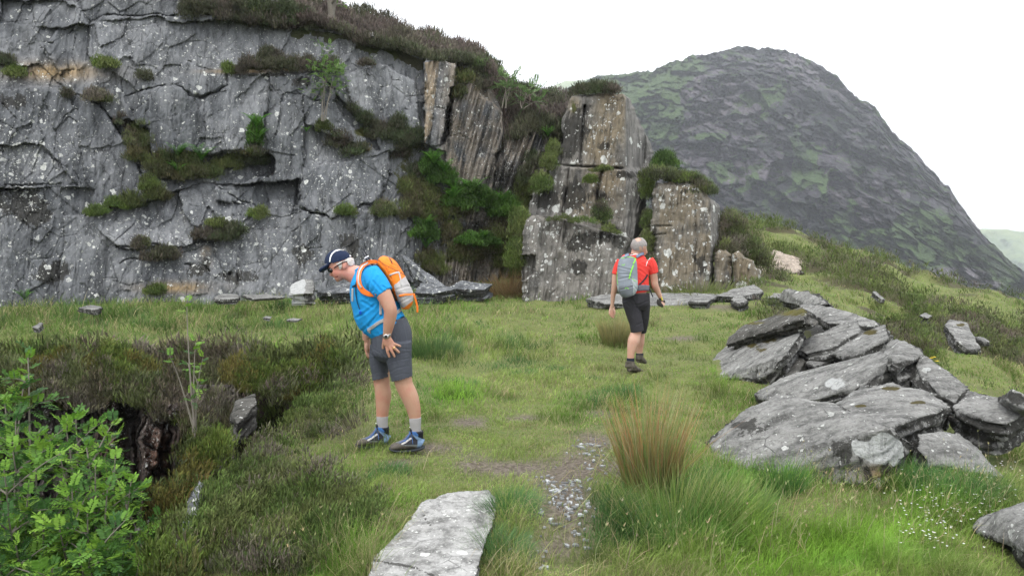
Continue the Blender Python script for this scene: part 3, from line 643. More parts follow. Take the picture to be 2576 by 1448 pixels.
c = s.mix(s.ss(mk[1], .3, .6), c, s.mix(s.ss(g, .4, .6), (0.06, 0.055, 0.065), (0.22, 0.205, 0.22)))
vd = s.vor(0.05, s.mp((1, .25, .9), (0, .4, 0)), 'Distance', 'DISTANCE_TO_EDGE'); vd2 = s.vor(0.16, s.mp((1, .25, 1)), 'Distance', 'DISTANCE_TO_EDGE')
c = s.mix(s.math('MULTIPLY', s.ss(s.math('ADD', vd, s.math('MULTIPLY', a, .25)), .16, .08), .25), c, (.013, .016, .018)); c = s.mix(s.math('MULTIPLY', s.ss(s.math('ADD', vd2, s.math('MULTIPLY', b, .3)), .2, .12), .35), c, (.016, .02, .018))  # crevices darkened in the colour, standing in for shading that diffuse light lacks
s.bump(s.math('ADD', a, s.math('MULTIPLY', b, .6)), 1.0, 9.0)
M_mtn = s.out(c, .95)
mtn = mesh_np('mountain', MVt.reshape(-1, 3), [gridfaces(MVt.shape[0], len(mx), True)], M_mtn, cols={'mask': np.stack([zz(gmask), zz(scree), zz(np.clip(.05 + .42 * vid + .18 * wid + .25 * zid + .3 * fbm(qq, 1 / 50., 3, 61) - .10 * np.exp(-((v2 - v1) / .10) ** 2), 0, 1))], -1)})
tag(mtn, kind='structure')
s = NT('far_hill_grass'); n = s.noise(0.004, None, 7, .65)
M_far = s.out(s.mix(s.ss(n, .35, .65), (0.06, 0.10, 0.04), (0.16, 0.2, 0.07)), .95); s.bump(n, 1, 40)
def far_hill(pts, D, by):
    pts = np.array(pts, float) / 2.5156; fx = np.arange(pts[0, 0], pts[-1, 0], 2.0)
    sy = np.interp(fx, pts[:, 0], pts[:, 1]) + .6 * vn(X3(fx, fx * 0), .15, 2)
    tt = np.linspace(0, 1, 60)[:, None]; Y = sy[None] * (1 - tt) + (by / 2.5156) * tt; X = np.broadcast_to(fx[None], Y.shape)
    Dd = D * (1 - .35 * tt) + .03 * D * fbm(X3(X, Y), .05, 4, 3) * sstep(0, .1, tt)
    V = P(X, Y, Dd); V = np.concatenate([(V[0] + np.array([0, D * .2, -D * .05]))[None], V], 0)
    return tag(mesh_np('far_hill', V.reshape(-1, 3), [gridfaces(61, len(fx), True)], M_far), kind='structure')
far_hill([(1300,250),(1370,228),(1400,212),(1420,205),(1470,200),(1520,188),(1580,186),(1700,200)], 2200, 420)
far_hill([(2350,600),(2440,578),(2470,573),(2530,576),(2576,582),(2700,600),(2900,640)], 1900, 800)
# air
hb = bpy.data.meshes.new('haze'); bm = bmesh.new(); bmesh.ops.create_cube(bm, size=1.0); bm.to_mesh(hb); bm.free()
hz_o = bpy.data.objects.new('haze', hb); sc.collection.objects.link(hz_o)
hz_o.scale = (9000, 6400, 620); hz_o.location = (0, 2400, 310 - 90)
hm = bpy.data.materials.new('haze_air'); hm.use_nodes = True; ht = hm.node_tree; ht.nodes.clear()
ho = ht.nodes.new('ShaderNodeOutputMaterial'); hp = ht.nodes.new('ShaderNodeVolumePrincipled')
hp.inputs['Color'].default_value = (0.88, 0.92, 1.0, 1); hp.inputs['Density'].default_value = 0.00026; hp.inputs['Anisotropy'].default_value = 0.1
ht.links.new(hp.outputs[0], ho.inputs['Volume']); hb.materials.append(hm); tag(hz_o, kind='stuff')
# ---------------------------------------------------------------- loose rocks
M_slab = rock_mat('pale_weathered_slate', (0.11, 0.11, 0.105), (0.225, 0.225, 0.215), lich=.32, lsc=13.0, streak=(.35, 1.4, 1.4), fine=2.2, bump=.04, moss=(0.09, 0.075, 0.02))
M_dark = rock_mat('dark_mossy_slate', (0.035, 0.035, 0.03), (0.085, 0.082, 0.075), lich=.3, lsc=9.0, streak=(.3, 1.4, 1.4), fine=2.2, bump=.02, moss=(0.11, 0.10, 0.018))
M_flat = rock_mat('pale_flat_slate', (0.15, 0.15, 0.143), (0.27, 0.27, 0.262), lich=.6, lsc=20.0, streak=(1, 1, 1), fine=3.0, bump=.008)
M_tan = rock_mat('tan_worn_slate', (0.20, 0.165, 0.13), (0.30, 0.255, 0.21), lich=.2, lsc=7.0, fine=1.6, bump=.03)
FOOT = []
def rock(name, pts, thick, mat, vox=0.017, amp=1.2, conv=P, strata=None, masks=None, foot=True, down=None, seed=0):
    """pts: corner points of the top as world coords; thickness pushes them along 'down'"""
    T = np.array(pts, float); n = np.zeros(3); c = T.mean(0)
    for i in range(len(T)): n += np.cross(T[i] - c, T[(i + 1) % len(T)] - c)
    n /= np.linalg.norm(n) + 1e-9
    if n[2] < 0: n = -n
    dn = -n if down is None else np.array(down, float)
    rl = np.random.default_rng(int(abs(c[0] * 977 + c[1] * 131)) + seed); nl_ = int(np.clip(thick / .075, 2, 4)); szz = np.ptp(T, axis=0).max()
    bm = bmesh.new(); Al = []
    for k in range(nl_):
        a0, a1 = k / nl_, (k + 1.12) / nl_; sc_ = 1.0 if k == 0 else rl.uniform(.88, .99); sh = (rl.normal(0, .018, 3) * szz * [1, 1, 0]) if k else 0
        Tk = c + (T - c) * sc_ + sh + (rl.normal(0, .012, T.shape) * szz if k else 0)
        Bk = c + (Tk - c) * .975
        A = np.vstack([Tk + dn * thick * a0, Bk + dn * thick * min(a1, 1)]); Al.append(A)
        vs = [bm.verts.new(v.tolist()) for v in A]; rr_ = bmesh.ops.convex_hull(bm, input=vs)
        bmesh.ops.delete(bm, geom=list({g for g in rr_['geom_interior'] + rr_['geom_unused'] if isinstance(g, bmesh.types.BMVert)}), context='VERTS')
    A = np.vstack(Al); bmesh.ops.recalc_face_normals(bm, faces=bm.faces[:])
    me = bpy.data.meshes.new('tmp'); bm.to_mesh(me); bm.free()
    o = bpy.data.objects.new('tmp', me); sc.collection.objects.link(o)
    m = o.modifiers.new('r', 'REMESH'); m.mode = 'VOXEL'; m.voxel_size = vox; m.adaptivity = 0
    dg = bpy.context.evaluated_depsgraph_get(); ev = o.evaluated_get(dg); m2 = bpy.data.meshes.new_from_object(ev)
    bpy.data.objects.remove(o); bpy.data.meshes.remove(me)
    nv = len(m2.vertices); V = np.empty(nv * 3, np.float32); m2.vertices.foreach_get('co', V); V = V.reshape(-1, 3).astype(float)
    N = np.empty(nv * 3, np.float32); m2.vertex_normals.foreach_get('vector', N); N = N.reshape(-1, 3).astype(float)
    st = n if strata is None else np.array(strata, float); st /= np.linalg.norm(st)
    h = V @ st; side = 1 - np.abs(N @ st)
    u = np.cross(st, [0.3, 1, 0.2]); u /= np.linalg.norm(u); v = np.cross(st, u)
    loc = np.stack([V @ u, V @ v, h], -1)
    sz = np.ptp(A, axis=0).max()
    lay = vn(loc * np.array([3.5, 3.5, 45]), 1, 5 + seed) + .7 * vn(loc * np.array([6, 6, 24]), 1, 55 + seed)
    lay2 = np.round(2.5 * vn(loc * np.array([2.5, 2.5, 14]), 1, 9 + seed)) / 2.5
    d = side * (0.022 * lay + 0.05 * lay2 + 0.02 * fbm(loc, 3.0, 3, 21 + seed)) * amp
    top = (1 - side)
    terr = np.round(3 * fbm(loc * np.array([1.2, 4.0, 1]), 1.3, 3, 33 + seed)) / 3
    d += top * amp * (0.016 * terr + 0.008 * fbm(loc, 2.0, 4, 12 + seed) + 0.005 * vn(loc * np.array([5, 22, 5]), 1, 8))
    V += N * d[:, None] * min(1.0, sz / 1.0 + .25)
    m2.vertices.foreach_set('co', V.astype(np.float32).ravel())
    mk = np.zeros((nv, 3)); mk2 = np.zeros((nv, 3))
    mk[:, 1] = .25 + .4 * top; mk[:, 2] = .85 * side  # black mask rises towards the side faces, making them darker
    mk2[:, 0] = 0
    if masks: masks(V, N, mk, mk2)
    for nm, a in (('mask', mk), ('mask2', mk2)):
        at = m2.color_attributes.new(nm, 'FLOAT_COLOR', 'POINT'); c4 = np.ones((nv, 4), np.float32); c4[:, :3] = a; at.data.foreach_set('color', c4.ravel())
    m2.materials.clear(); m2.materials.append(mat); m2.polygons.foreach_set('use_smooth', np.ones(len(m2.polygons), bool))
    m2.name = name; ob = bpy.data.objects.new(name, m2); sc.collection.objects.link(ob)
    rebase(ob, (c[0], c[1], A[:, 2].min()))
    if foot: FOOT.append(c[:2] + (T[:, :2] - c[:2]) * .97)
    return ob
def E(l): return [P(675 + a / 5.791, 250 + b / 5.791, d) for a, b, d in l]
def Z(l): return [P(675 + a / 5.791, 250 + b / 5.791, (CAM[2] - z) / -ray(675 + a / 5.791, 250 + b / 5.791)[2]) for a, b, z in l]
def D_(l): return [P(a / 2.5156, b / 2.5156, d) for a, b, d in l]
def G_(l, dz=0.0): return [P(350 + a / 6.44, 375 + b / 6.44, (CAM[2] - dz) / -ray(350 + a / 6.44, 375 + b / 6.44)[2]) for a, b in l]
def mossy(L, k=0):
    def f(V, N, mk, mk2):
        px, py = proj(V); ex = (px - 675) * 5.791; ey = (py - 250) * 5.791
        mk2[:, k] = np.maximum(mk2[:, k], blobs(ex, ey, L) * np.clip(.95 + .55 * fbm(V, 14, 3, 5), 0, 1.2))
    return f
def both(*fs):
    def f(*a):
        for g in fs: g(*a)
    return f
RG = 'weathered slate rocks piled along the edge of the plateau'
def R_(lab, pts, thick, mat=None, grp=RG, **k):
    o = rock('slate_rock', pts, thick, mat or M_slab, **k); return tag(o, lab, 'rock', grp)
def big_masks(V, N, mk, mk2):
    px, py = proj(V); ex = (px - 675) * 5.791; ey = (py - 250) * 5.791
    w = 12 * vn(X3(ex, ey), .03, 3) + 6 * vn(X3(ex, ey), .09, 4)
    poly = [(1030,1120),(1060,1100),(1110,1110),(1160,1075),(1220,1062),(1300,1105),(1325,1150),(1310,1200),(1280,1225),(1220,1238),(1140,1222),(1090,1190),(1040,1165)]
    sd = pdist(poly, ex + w, ey + w) * np.where(inside(poly, ex + w, ey + w), 1, -1); mk2[:, 1] = np.clip(.45 + sd / 40., 0, .9)
    mk[:, 0] = np.maximum(mk[:, 0], blobs(ex, ey, [(1200,1290,120,40)]) * 1.4)
    mk[:, 2] = np.maximum(mk[:, 2], blobs(ex, ey, [(1000,1180,110,90),(420,1020,120,60)]) * .9)
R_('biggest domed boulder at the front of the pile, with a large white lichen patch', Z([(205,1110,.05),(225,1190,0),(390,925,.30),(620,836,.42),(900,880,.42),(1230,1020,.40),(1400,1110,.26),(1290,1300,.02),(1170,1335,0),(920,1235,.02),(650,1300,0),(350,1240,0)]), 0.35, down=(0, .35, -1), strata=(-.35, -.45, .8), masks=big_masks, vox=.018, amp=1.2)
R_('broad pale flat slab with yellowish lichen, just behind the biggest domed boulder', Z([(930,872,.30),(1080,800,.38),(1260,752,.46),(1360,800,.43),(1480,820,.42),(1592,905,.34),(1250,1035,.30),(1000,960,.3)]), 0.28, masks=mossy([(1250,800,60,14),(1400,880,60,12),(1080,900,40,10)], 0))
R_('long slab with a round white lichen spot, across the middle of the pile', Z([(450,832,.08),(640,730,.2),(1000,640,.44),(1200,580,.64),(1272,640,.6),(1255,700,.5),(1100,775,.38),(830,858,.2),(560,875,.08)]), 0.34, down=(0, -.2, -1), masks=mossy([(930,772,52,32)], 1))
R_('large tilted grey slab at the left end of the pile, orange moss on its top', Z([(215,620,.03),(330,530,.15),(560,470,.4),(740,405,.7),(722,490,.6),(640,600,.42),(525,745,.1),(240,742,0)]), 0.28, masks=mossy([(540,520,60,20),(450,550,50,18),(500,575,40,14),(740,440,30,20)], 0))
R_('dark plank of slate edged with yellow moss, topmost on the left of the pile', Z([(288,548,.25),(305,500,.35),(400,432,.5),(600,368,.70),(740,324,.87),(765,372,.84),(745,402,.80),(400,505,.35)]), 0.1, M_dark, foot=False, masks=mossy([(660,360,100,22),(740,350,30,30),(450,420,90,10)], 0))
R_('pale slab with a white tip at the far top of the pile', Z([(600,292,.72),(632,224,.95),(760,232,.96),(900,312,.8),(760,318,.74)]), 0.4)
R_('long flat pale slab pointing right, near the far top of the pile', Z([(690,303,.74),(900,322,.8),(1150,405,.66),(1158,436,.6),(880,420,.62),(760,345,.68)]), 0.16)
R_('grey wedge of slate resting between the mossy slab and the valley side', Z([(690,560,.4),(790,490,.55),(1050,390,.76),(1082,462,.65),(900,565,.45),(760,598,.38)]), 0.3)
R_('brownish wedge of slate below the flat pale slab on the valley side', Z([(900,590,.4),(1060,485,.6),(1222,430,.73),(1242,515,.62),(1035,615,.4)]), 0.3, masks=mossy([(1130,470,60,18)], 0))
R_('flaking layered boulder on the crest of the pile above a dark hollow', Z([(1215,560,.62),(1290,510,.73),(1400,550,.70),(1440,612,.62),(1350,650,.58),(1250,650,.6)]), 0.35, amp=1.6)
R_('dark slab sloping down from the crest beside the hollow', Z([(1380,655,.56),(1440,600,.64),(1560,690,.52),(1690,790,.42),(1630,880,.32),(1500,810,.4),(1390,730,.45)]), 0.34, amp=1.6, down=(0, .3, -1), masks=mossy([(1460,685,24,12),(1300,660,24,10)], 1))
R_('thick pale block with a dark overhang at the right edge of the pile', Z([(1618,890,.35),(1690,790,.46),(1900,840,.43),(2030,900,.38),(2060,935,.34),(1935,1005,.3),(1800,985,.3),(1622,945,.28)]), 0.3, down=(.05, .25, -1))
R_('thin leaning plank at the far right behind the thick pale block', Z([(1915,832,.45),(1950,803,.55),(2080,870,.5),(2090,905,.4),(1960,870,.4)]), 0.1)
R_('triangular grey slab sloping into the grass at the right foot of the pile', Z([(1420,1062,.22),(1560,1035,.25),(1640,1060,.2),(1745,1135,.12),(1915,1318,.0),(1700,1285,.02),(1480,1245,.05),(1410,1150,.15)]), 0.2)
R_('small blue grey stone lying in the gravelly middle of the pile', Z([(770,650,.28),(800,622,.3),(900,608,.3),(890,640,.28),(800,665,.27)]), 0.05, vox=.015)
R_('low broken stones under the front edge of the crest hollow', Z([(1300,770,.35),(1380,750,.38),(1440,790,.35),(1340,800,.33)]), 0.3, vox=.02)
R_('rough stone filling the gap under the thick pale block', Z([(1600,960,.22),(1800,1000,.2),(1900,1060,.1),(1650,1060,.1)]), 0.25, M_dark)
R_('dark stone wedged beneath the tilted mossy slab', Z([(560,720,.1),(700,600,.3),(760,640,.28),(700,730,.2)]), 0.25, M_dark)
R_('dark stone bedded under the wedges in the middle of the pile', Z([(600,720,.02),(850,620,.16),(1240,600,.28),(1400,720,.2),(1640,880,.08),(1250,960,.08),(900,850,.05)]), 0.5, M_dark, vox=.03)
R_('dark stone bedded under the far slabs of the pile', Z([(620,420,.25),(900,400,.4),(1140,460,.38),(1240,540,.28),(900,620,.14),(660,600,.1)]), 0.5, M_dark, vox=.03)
SG = 'single stones lying in the grass'
R_('leaning pale pointed stone alone on the heather slope', E([(1562,425,13.0),(1600,408,13.4),(1690,418,13.3),(1756,560,12.2),(1700,572,12.1),(1640,530,12.3)]), 0.3, grp=SG, down=(.2, .3, -1), masks=mossy([(1655,430,30,10)], 0))
R_('small flat stone right of the leaning pointed stone on the slope', E([(1735,498,13.0),(1790,500,13.2),(1822,528,12.8),(1770,520,12.8)]), 0.1, grp=SG)
R_('thin flat sliver of slate in the grass beside the path', E([(88,400,14.2),(240,390,14.6),(400,396,14.2),(405,405,13.9),(200,404,13.9)]), 0.05, grp=SG, vox=.02)
R_('long low flat slab lying behind the man in red', D_([(1468,750,15.8),(1500,742,16.4),(1640,735,16.6),(1900,738,16.4),(1900,752,15.8),(1740,765,15.2),(1500,758,15.5)]), 0.25, grp=SG, vox=.03)
R_('pale stone heap just right of the long flat slab', E([(85,292,14.6),(150,250,15.6),(245,258,15.4),(190,300,14.4)]), 0.2, grp=SG)
R_('longer pale slab at the foot of the last upright block', E([(240,262,15.2),(330,225,16),(460,195,16.4),(515,235,15.6),(380,268,14.8)]), 0.25, grp=SG)
R_('rounded dark stone in front of the last upright block', E([(320,285,14.4),(345,258,14.8),(390,256,14.8),(420,288,14.2),(370,302,14.0)]), 0.2, grp=SG)
R_('small pale stone between the upright block and the far top of the pile', E([(525,272,14.6),(570,248,15.2),(630,246,15),(640,275,14.4)]), 0.2, grp=SG)
o = rock('rock_ledge', E([(530,10,24),(600,0,26),(740,65,25),(735,110,22.5),(700,130,21.8),(560,125,22)]), 0.8, M_tan, vox=.06, amp=3); tag(o, 'bare tan rock step on the path below the heather ridge', 'rock', SG)
R_('pale rough boulder at the bottom right corner among white flowers', [P(x / 2.5156, y / 2.5156, (1.65 - z) / -ray(x / 2.5156, y / 2.5156)[2]) for x, y, z in [(2462,1315,.03),(2520,1285,.16),(2640,1240,.26),(2760,1400,.25),(2620,1420,.12),(2560,1400,.03),(2500,1345,.02)]], 0.25, grp=SG, masks=mossy([(1900,1500,0.1,.1)], 0))
R_('small grey outcrop high on the right of the slope below the ridge', E([(1425,375,15),(1450,360,15.3),(1480,375,15),(1460,390,14.8)]), 0.2, grp=SG)
R_('narrow dark stone edge on the grassy slope above the pile', E([(1140,238,18),(1160,235,18.2),(1220,280,17.4),(1200,285,17.2)]), 0.15, grp=SG)
R_('low grey stone on the ridge path above the grass', E([(870,185,21),(900,180,21.5),(915,200,21),(890,205,20.7)]), 0.15, grp=SG)
# meadow stones on the left
R_('block half covered in white lichen at the foot of the cliff', D_([(728,738,15.6),(735,712,16.1),(762,700,16.3),(786,702,16.2),(790,735,15.6)]), 0.3, grp=SG, masks=lambda V, N, mk, mk2: mk2.__setitem__((slice(None), 1), .9 * (proj(V)[0] < 306 + 4 * vn(V, 6, 3))), down=(0, .4, -1))
R_('low pale stone left of the lichened block at the cliff foot', D_([(538,745,15.4),(560,738,15.8),(600,740,15.7),(600,750,15.2),(545,752,15.1)]), 0.12, grp=SG)
R_('flat pale slabs between the low stone and the lichened block', D_([(615,742,15.5),(680,738,15.8),(720,745,15.5),(640,750,15.2)]), 0.08, grp=SG)
R_('small grey stone in the meadow at the far left', D_([(195,772,14.4),(235,765,14.8),(252,772,14.5),(240,778,14.2)]), 0.1, grp=SG)
R_('white tipped stone at the far left edge of the meadow', D_([(80,822,12.6),(100,810,13),(110,812,12.9),(95,826,12.5)]), 0.08, grp=SG)
R_('dark heap of slate behind the man in blue', D_([(795,735,16.6),(860,712,17.3),(900,705,17.4),(900,735,16.6)]), 0.28, M_cliff, grp=SG)
R_('long leaning slate behind the orange rucksack', D_([(1010,640,17.6),(1030,648,17.6),(1080,700,17.2),(1125,722,16.8),(1100,728,16.7),(1040,700,17.2)]), 0.25, M_cliff, grp=SG, amp=1.3)
R_('heap of broken slate right of the orange rucksack', D_([(1040,735,16.2),(1060,712,16.8),(1120,718,16.8),(1150,725,16.5),(1090,738,16.2)]), 0.3, M_cliff, grp=SG)
R_('low broken rocks at the foot of the overgrown gully', D_([(1120,725,16.9),(1160,705,17.4),(1240,712,17.4),(1220,728,16.8)]), 0.3, M_cliff, grp=SG)
R_('small pale stone in mid meadow left of the man in blue', D_([(660,798,12.9),(668,793,13.1),(684,795,13),(680,800,12.8)]), 0.05, grp=SG, vox=.012)
R_('flat white chip in the meadow beside the man in blue', D_([(722,803,12.7),(735,798,12.9),(762,800,12.8),(745,805,12.6)]), 0.03, grp=SG, vox=.012)
R_('pale boulder at the skyline above the cliff beside the small tree', [P(a / 4.634, b / 4.634, d) for a, b, d in [(1490,40,25),(1500,-10,25.4),(1570,-20,25.6),(1592,20,25),(1560,52,24.8)]], 0.9, grp=SG, down=(0, .5, -1), vox=.05, amp=2)
R_('small white stone on the cliff edge among the heather', [P(a / 4.634, b / 4.634, d) for a, b, d in [(1705,165,20.3),(1712,150,20.5),(1730,150,20.5),(1733,166,20.2)]], 0.12, grp=SG, vox=.02, masks=mossy([(0,0,1,1)]))
# pit rocks
PG = 'rocks showing in the walls of the pit'
R_('dark lichened rock where the pit narrows below the heather', D_([(585,1040,8.4),(600,1000,8.8),(645,985,8.9),(650,1015,8.5),(600,1060,8.1)]), 0.4, M_dark, grp=PG, down=(-.3, .3, -1))
R_('grey rock edge at the near lip of the pit', D_([(455,1330,4.75),(470,1270,5.1),(500,1200,5.6),(515,1210,5.5),(500,1290,5.0),(475,1340,4.7)]), 0.35, M_cliff, grp=PG, down=(-.15, .1, -1))
R_('dark boulder at the bottom of the pit below the rowan leaves', D_([(330,1330,7.6),(400,1290,8.2),(450,1290,8.0),(440,1350,7.2)]), 0.5, M_dark, grp=PG, vox=.04)
# flat stone beside the path
fs = rock('stepping_stone', G_([(110,1330),(150,1160),(390,950),(495,795),(600,752),(700,740),(900,724),(968,795),(945,850),(918,960),(868,1085),(840,1200),(790,1340)], 0.03), .09, M_flat, vox=.014, amp=.8,
          masks=lambda V, N, mk, mk2: (mk.__setitem__((slice(None), 2), np.minimum(1, mk[:, 2] + np.exp(-(pdist([(160,1190),(330,1215),(430,1240),(540,1290)], (proj(V)[0] - 350) * 6.44, (proj(V)[1] - 375) * 6.44, False) / 9) ** 2) + .8 * np.exp(-(pdist([(470,880),(490,930),(520,960)], (proj(V)[0] - 350) * 6.44, (proj(V)[1] - 375) * 6.44, False) / 6) ** 2))),
                                      mk.__setitem__((slice(None), 0), 0)))
tag(fs, 'big flat pale slab sunk in the grass at the bottom centre, left of the gravel', 'rock')
# slate chips
def chips(N, L, seed, s0, s1):
    r = np.random.default_rng(seed); V = []; Fc = []; C = []
    for k in range(N):
        cx, cy, rx, ry = L[r.integers(len(L))]
        X, Y = cx + r.normal() * rx * .6, cy + r.normal() * ry * .6
        q = P(X / 2.5156, Y / 2.5156, CAM[2] / -ray(X / 2.5156, Y / 2.5156)[2]); s_ = r.uniform(s0, s1) * (1.0 if r.random() < .75 else 1.9); n = r.integers(4, 7)
        a0 = r.uniform(0, 6.28); ang = a0 + np.sort(r.uniform(0, 6.28, n)); el = r.uniform(.45, .9); ro = r.uniform(0, 3.14)
        p = np.stack([np.cos(ang) * s_, np.sin(ang) * s_ * el], -1) @ np.array([[math.cos(ro), math.sin(ro)], [-math.sin(ro), math.cos(ro)]])
        z = hz(q[0] + p[:, 0], q[1] + p[:, 1]); tl = r.normal(0, .12, 2)
        top = np.c_[q[0] + p[:, 0], q[1] + p[:, 1], z.mean() + p @ tl + .012 + np.zeros(n)]; bot = top * [1, 1, 1] - [0, 0, .012]; cc = top.mean(0)
        b = len(V); V += [*top, *bot, cc + [0, 0, .001]]
        for i in range(n):
            j = (i + 1) % n; Fc.append((b + 2 * n, b + i, b + j)); Fc.append((b + i, b + n + i, b + n + j)); Fc.append((b + i, b + n + j, b + j))
        col = np.array([.25, .26, .265]) * r.uniform(.5, 1.5); C += [col] * (2 * n + 1)
    return np.array(V), np.array(Fc), np.array(C)
M_vc = vcol_mat('leaf_and_chip_colours', .65)
V, Fc, C = chips(240, [(1430,1270,60,75),(1410,1230,50,40),(1450,1310,50,40),(1420,1290,60,60),(1500,1160,30,50),(1480,1120,50,30),(1330,1380,40,30),(1430,1260,60,60)], 5, .006, .019)
tag(mesh_np('slate_gravel', V, [Fc], M_vc, cols={'col': C}, smooth=False), kind='stuff')

# the far wall of the pit: a jointed rock face under the heather rim
gxw = np.arange(-260, 236, .8); gyw = np.arange(384, 575, .8); WX, WY = np.meshgrid(gxw, gyw)
q = X3(WX, WY); wx = WX + 3 * fbm(q, 1 / 14., 3, 2); wy = WY + 3 * fbm(q, 1 / 14., 3, 3)
f1, f2, cid = worley(X3(wx / 17., wy / 60.), 1.0, 31)
WD = np.interp(WX, [0, 60, 180, 225, 262], [10.75, 10.7, 10.35, 9.7, 9.0]) - (WY - 352) * .0012 + .55 * (cid - .5) + .12 * np.round(3 * fbm(X3(wx / 6., wy / 60.), 1, 3, 9)) / 3 + .22 * np.exp(-((f2 - f1) / .06) ** 2) + .04 * fbm(q, .3, 3, 4)
for pl in ([(140,440),(160,452),(180,448)], [(160,452),(158,500)]): WD += .2 * np.exp(-(pdist(pl, WX, WY, False) / 1.6) ** 2)
WD = WD - .35 * inside([(138,404),(182,404),(178,520),(136,520)], wx, wy)
Vw = P(WX, WY, WD); Vw = np.concatenate([(Vw[0] + np.array([0, .6, -.4]))[None], Vw], 0)
e_ = lambda m: np.concatenate([m[:1], m], 0).ravel()
ow = blobs(WX, WY, [(160,470,22,60),(110,450,16,40),(230,420,20,20)]); lw = blobs(WX, WY, [(160,412,22,14),(115,430,8,30),(45,400,5,26),(150,430,8,40)]) * 1.3
M_pit = rock_mat('dark_rust_stained_slate', (0.04, 0.036, 0.034), (0.085, 0.074, 0.066), lich=.9, lsc=9, ochre=(.10, .05, .032), moss=(.06, .07, .015), bump=.05, fine=1.6)
pw = mesh_np('quarry_wall', Vw.reshape(-1, 3), [gridfaces(Vw.shape[0], len(gxw), True)], M_pit, cols={'mask': np.stack([e_(ow), e_(lw), e_(WX * 0 + .3)], -1), 'mask2': np.stack([e_(blobs(WX, WY, [(80,400,40,14),(200,440,20,30)])), e_(WX * 0), e_(WX * 0)], -1)})
tag(pw, 'dark rust stained rock wall of the pit hanging below the heather rim', 'rock wall')
# ---------------------------------------------------------------- vegetation
M_leaf = vcol_mat('green_leaf', .55, trans=.35)
M_heather = vcol_mat('heather_sprigs', .8)
def unit(v): return v / (np.linalg.norm(v, axis=-1, keepdims=True) + 1e-9)
def blades(B, L, W, az, lean, bend, cb, ct, mid=.55):
    """tapered bent blades: returns V, [quads], [tris], colours"""
    n = len(B); d = np.stack([np.cos(az), np.sin(az), np.zeros(n)], -1); sd = np.stack([-np.sin(az + .9), np.cos(az + .9), np.zeros(n)], -1)
    up = np.array([0, 0, 1.]); l1 = mid
    M = B + (up * np.cos(lean)[:, None] + d * np.sin(lean)[:, None]) * (L * l1)[:, None]
    la = lean + bend
    T = M + (up * np.cos(la)[:, None] + d * np.sin(la)[:, None]) * (L * (1 - l1))[:, None]
    w = sd * (W / 2)[:, None]
    V = np.stack([B - w, B + w, M + w * .8, M - w * .8, T], 1).reshape(-1, 3)
    b = np.arange(n)[:, None] * 5
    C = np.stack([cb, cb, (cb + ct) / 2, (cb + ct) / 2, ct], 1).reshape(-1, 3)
    return V, b + np.array([0, 1, 2, 3]), b + np.array([3, 2, 4]), C
def join(parts):
    V = []; Q = []; T = []; C = []; o = 0
    for v, q, t, c in parts:
        V.append(v); C.append(c)
        if len(q): Q.append(q + o)
        if len(t): T.append(t + o)
        o += len(v)
    return np.concatenate(V), [np.concatenate(Q)] if Q else [], [np.concatenate(T)] if T else [], np.concatenate(C)
def emit(name, parts, mat, **k):
    V, Q, T, C = join(parts); return mesh_np(name, V, Q + T, mat, cols={'col': C}, smooth=k.pop('smooth', False), **k)
def pal(r, n, cols, var=.18):
    cols = np.array(cols); c = cols[r.integers(0, len(cols), n)]; return np.clip(c * (1 + r.normal(0, var, (n, 1))) * (1 + r.normal(0, .06, (n, 3))), .004, 1)
LONG = [(250,790,420,60,.20),(700,800,300,60,.16),(1100,850,100,40,.26),(1000,780,200,40,.16),(1780,1280,180,140,.16),(1950,1200,150,60,.14),(1650,1350,160,120,.13),(1290,1330,50,110,.15),(860,1400,140,60,.18),
        (2150,1360,350,90,.10),(2400,1250,150,80,.16),(1130,980,80,30,.12),(1180,1000,120,30,.09),(980,1210,60,40,.10),(1550,1000,60,40,.14),(1830,1000,50,60,.14),(1400,960,150,40,.07),(1230,880,150,40,.14)]
r = np.random.default_rng(11)
def ground_pts(n, x0, x1, y0, y1, seed):
    r = np.random.default_rng(seed); px = r.uniform(x0, x1, n); py = r.uniform(y0, y1, n)
    q = hit(px, py); ok = ~np.isnan(q[:, 0]); return q[ok], px[ok], py[ok]
def foot_ok(q):
    ok = np.ones(len(q), bool)
    for f in FOOT: ok &= ~inside(f.tolist(), q[:, 0], q[:, 1])
    return ok
q, px, py = ground_pts(480000, -110, 1130, 215, 640, 21)
dpit = pit_depth(q[:, 0], q[:, 1])[1]
sm = soil_mask(q[:, 0], q[:, 1], px, py); hm_ = heath_mask(q[:, 0], q[:, 1], px, py)
rr = r.random(len(q))
ok = (dpit < .06) & foot_ok(q) & (rr > sm * 0.97) & (rr > np.clip(hm_ * 1.1 - .18, 0, .93)) & (q[:, 1] < 33)
cov = fbm(np.c_[q[:, :2], q[:, 1] * 0], 1.6, 3, 55)
ok &= (r.random(len(q)) < .82 + .5 * cov)
q, px, py, sm, hm_ = q[ok], px[ok], py[ok], sm[ok], hm_[ok]; n = len(q); d = q[:, 1]
X, Y = px * 2.5156, py * 2.5156
Lg = np.zeros(n)
for cx, cy, rx, ry, l in LONG: Lg = np.maximum(Lg, l * np.exp(-(((X - cx) / rx) ** 2 + ((Y - cy) / ry) ** 2)))
q3 = np.c_[q[:, :2], d * 0]
tuft = fbm(q3, 2.2, 3, 61); tuft2 = vn(q3, 7.0, 62)
L = (.032 + Lg + .045 * np.clip(tuft, 0, 1) + .075 * sstep(.38, .75, tuft) + .02 * tuft2) * r.uniform(.5, 1.35, n); L = np.clip(L, .02, .45) * (1 + .03 * np.clip(d - 8, 0, 20))
W = np.maximum(.0022, .00075 * d) * r.uniform(.7, 1.3, n)
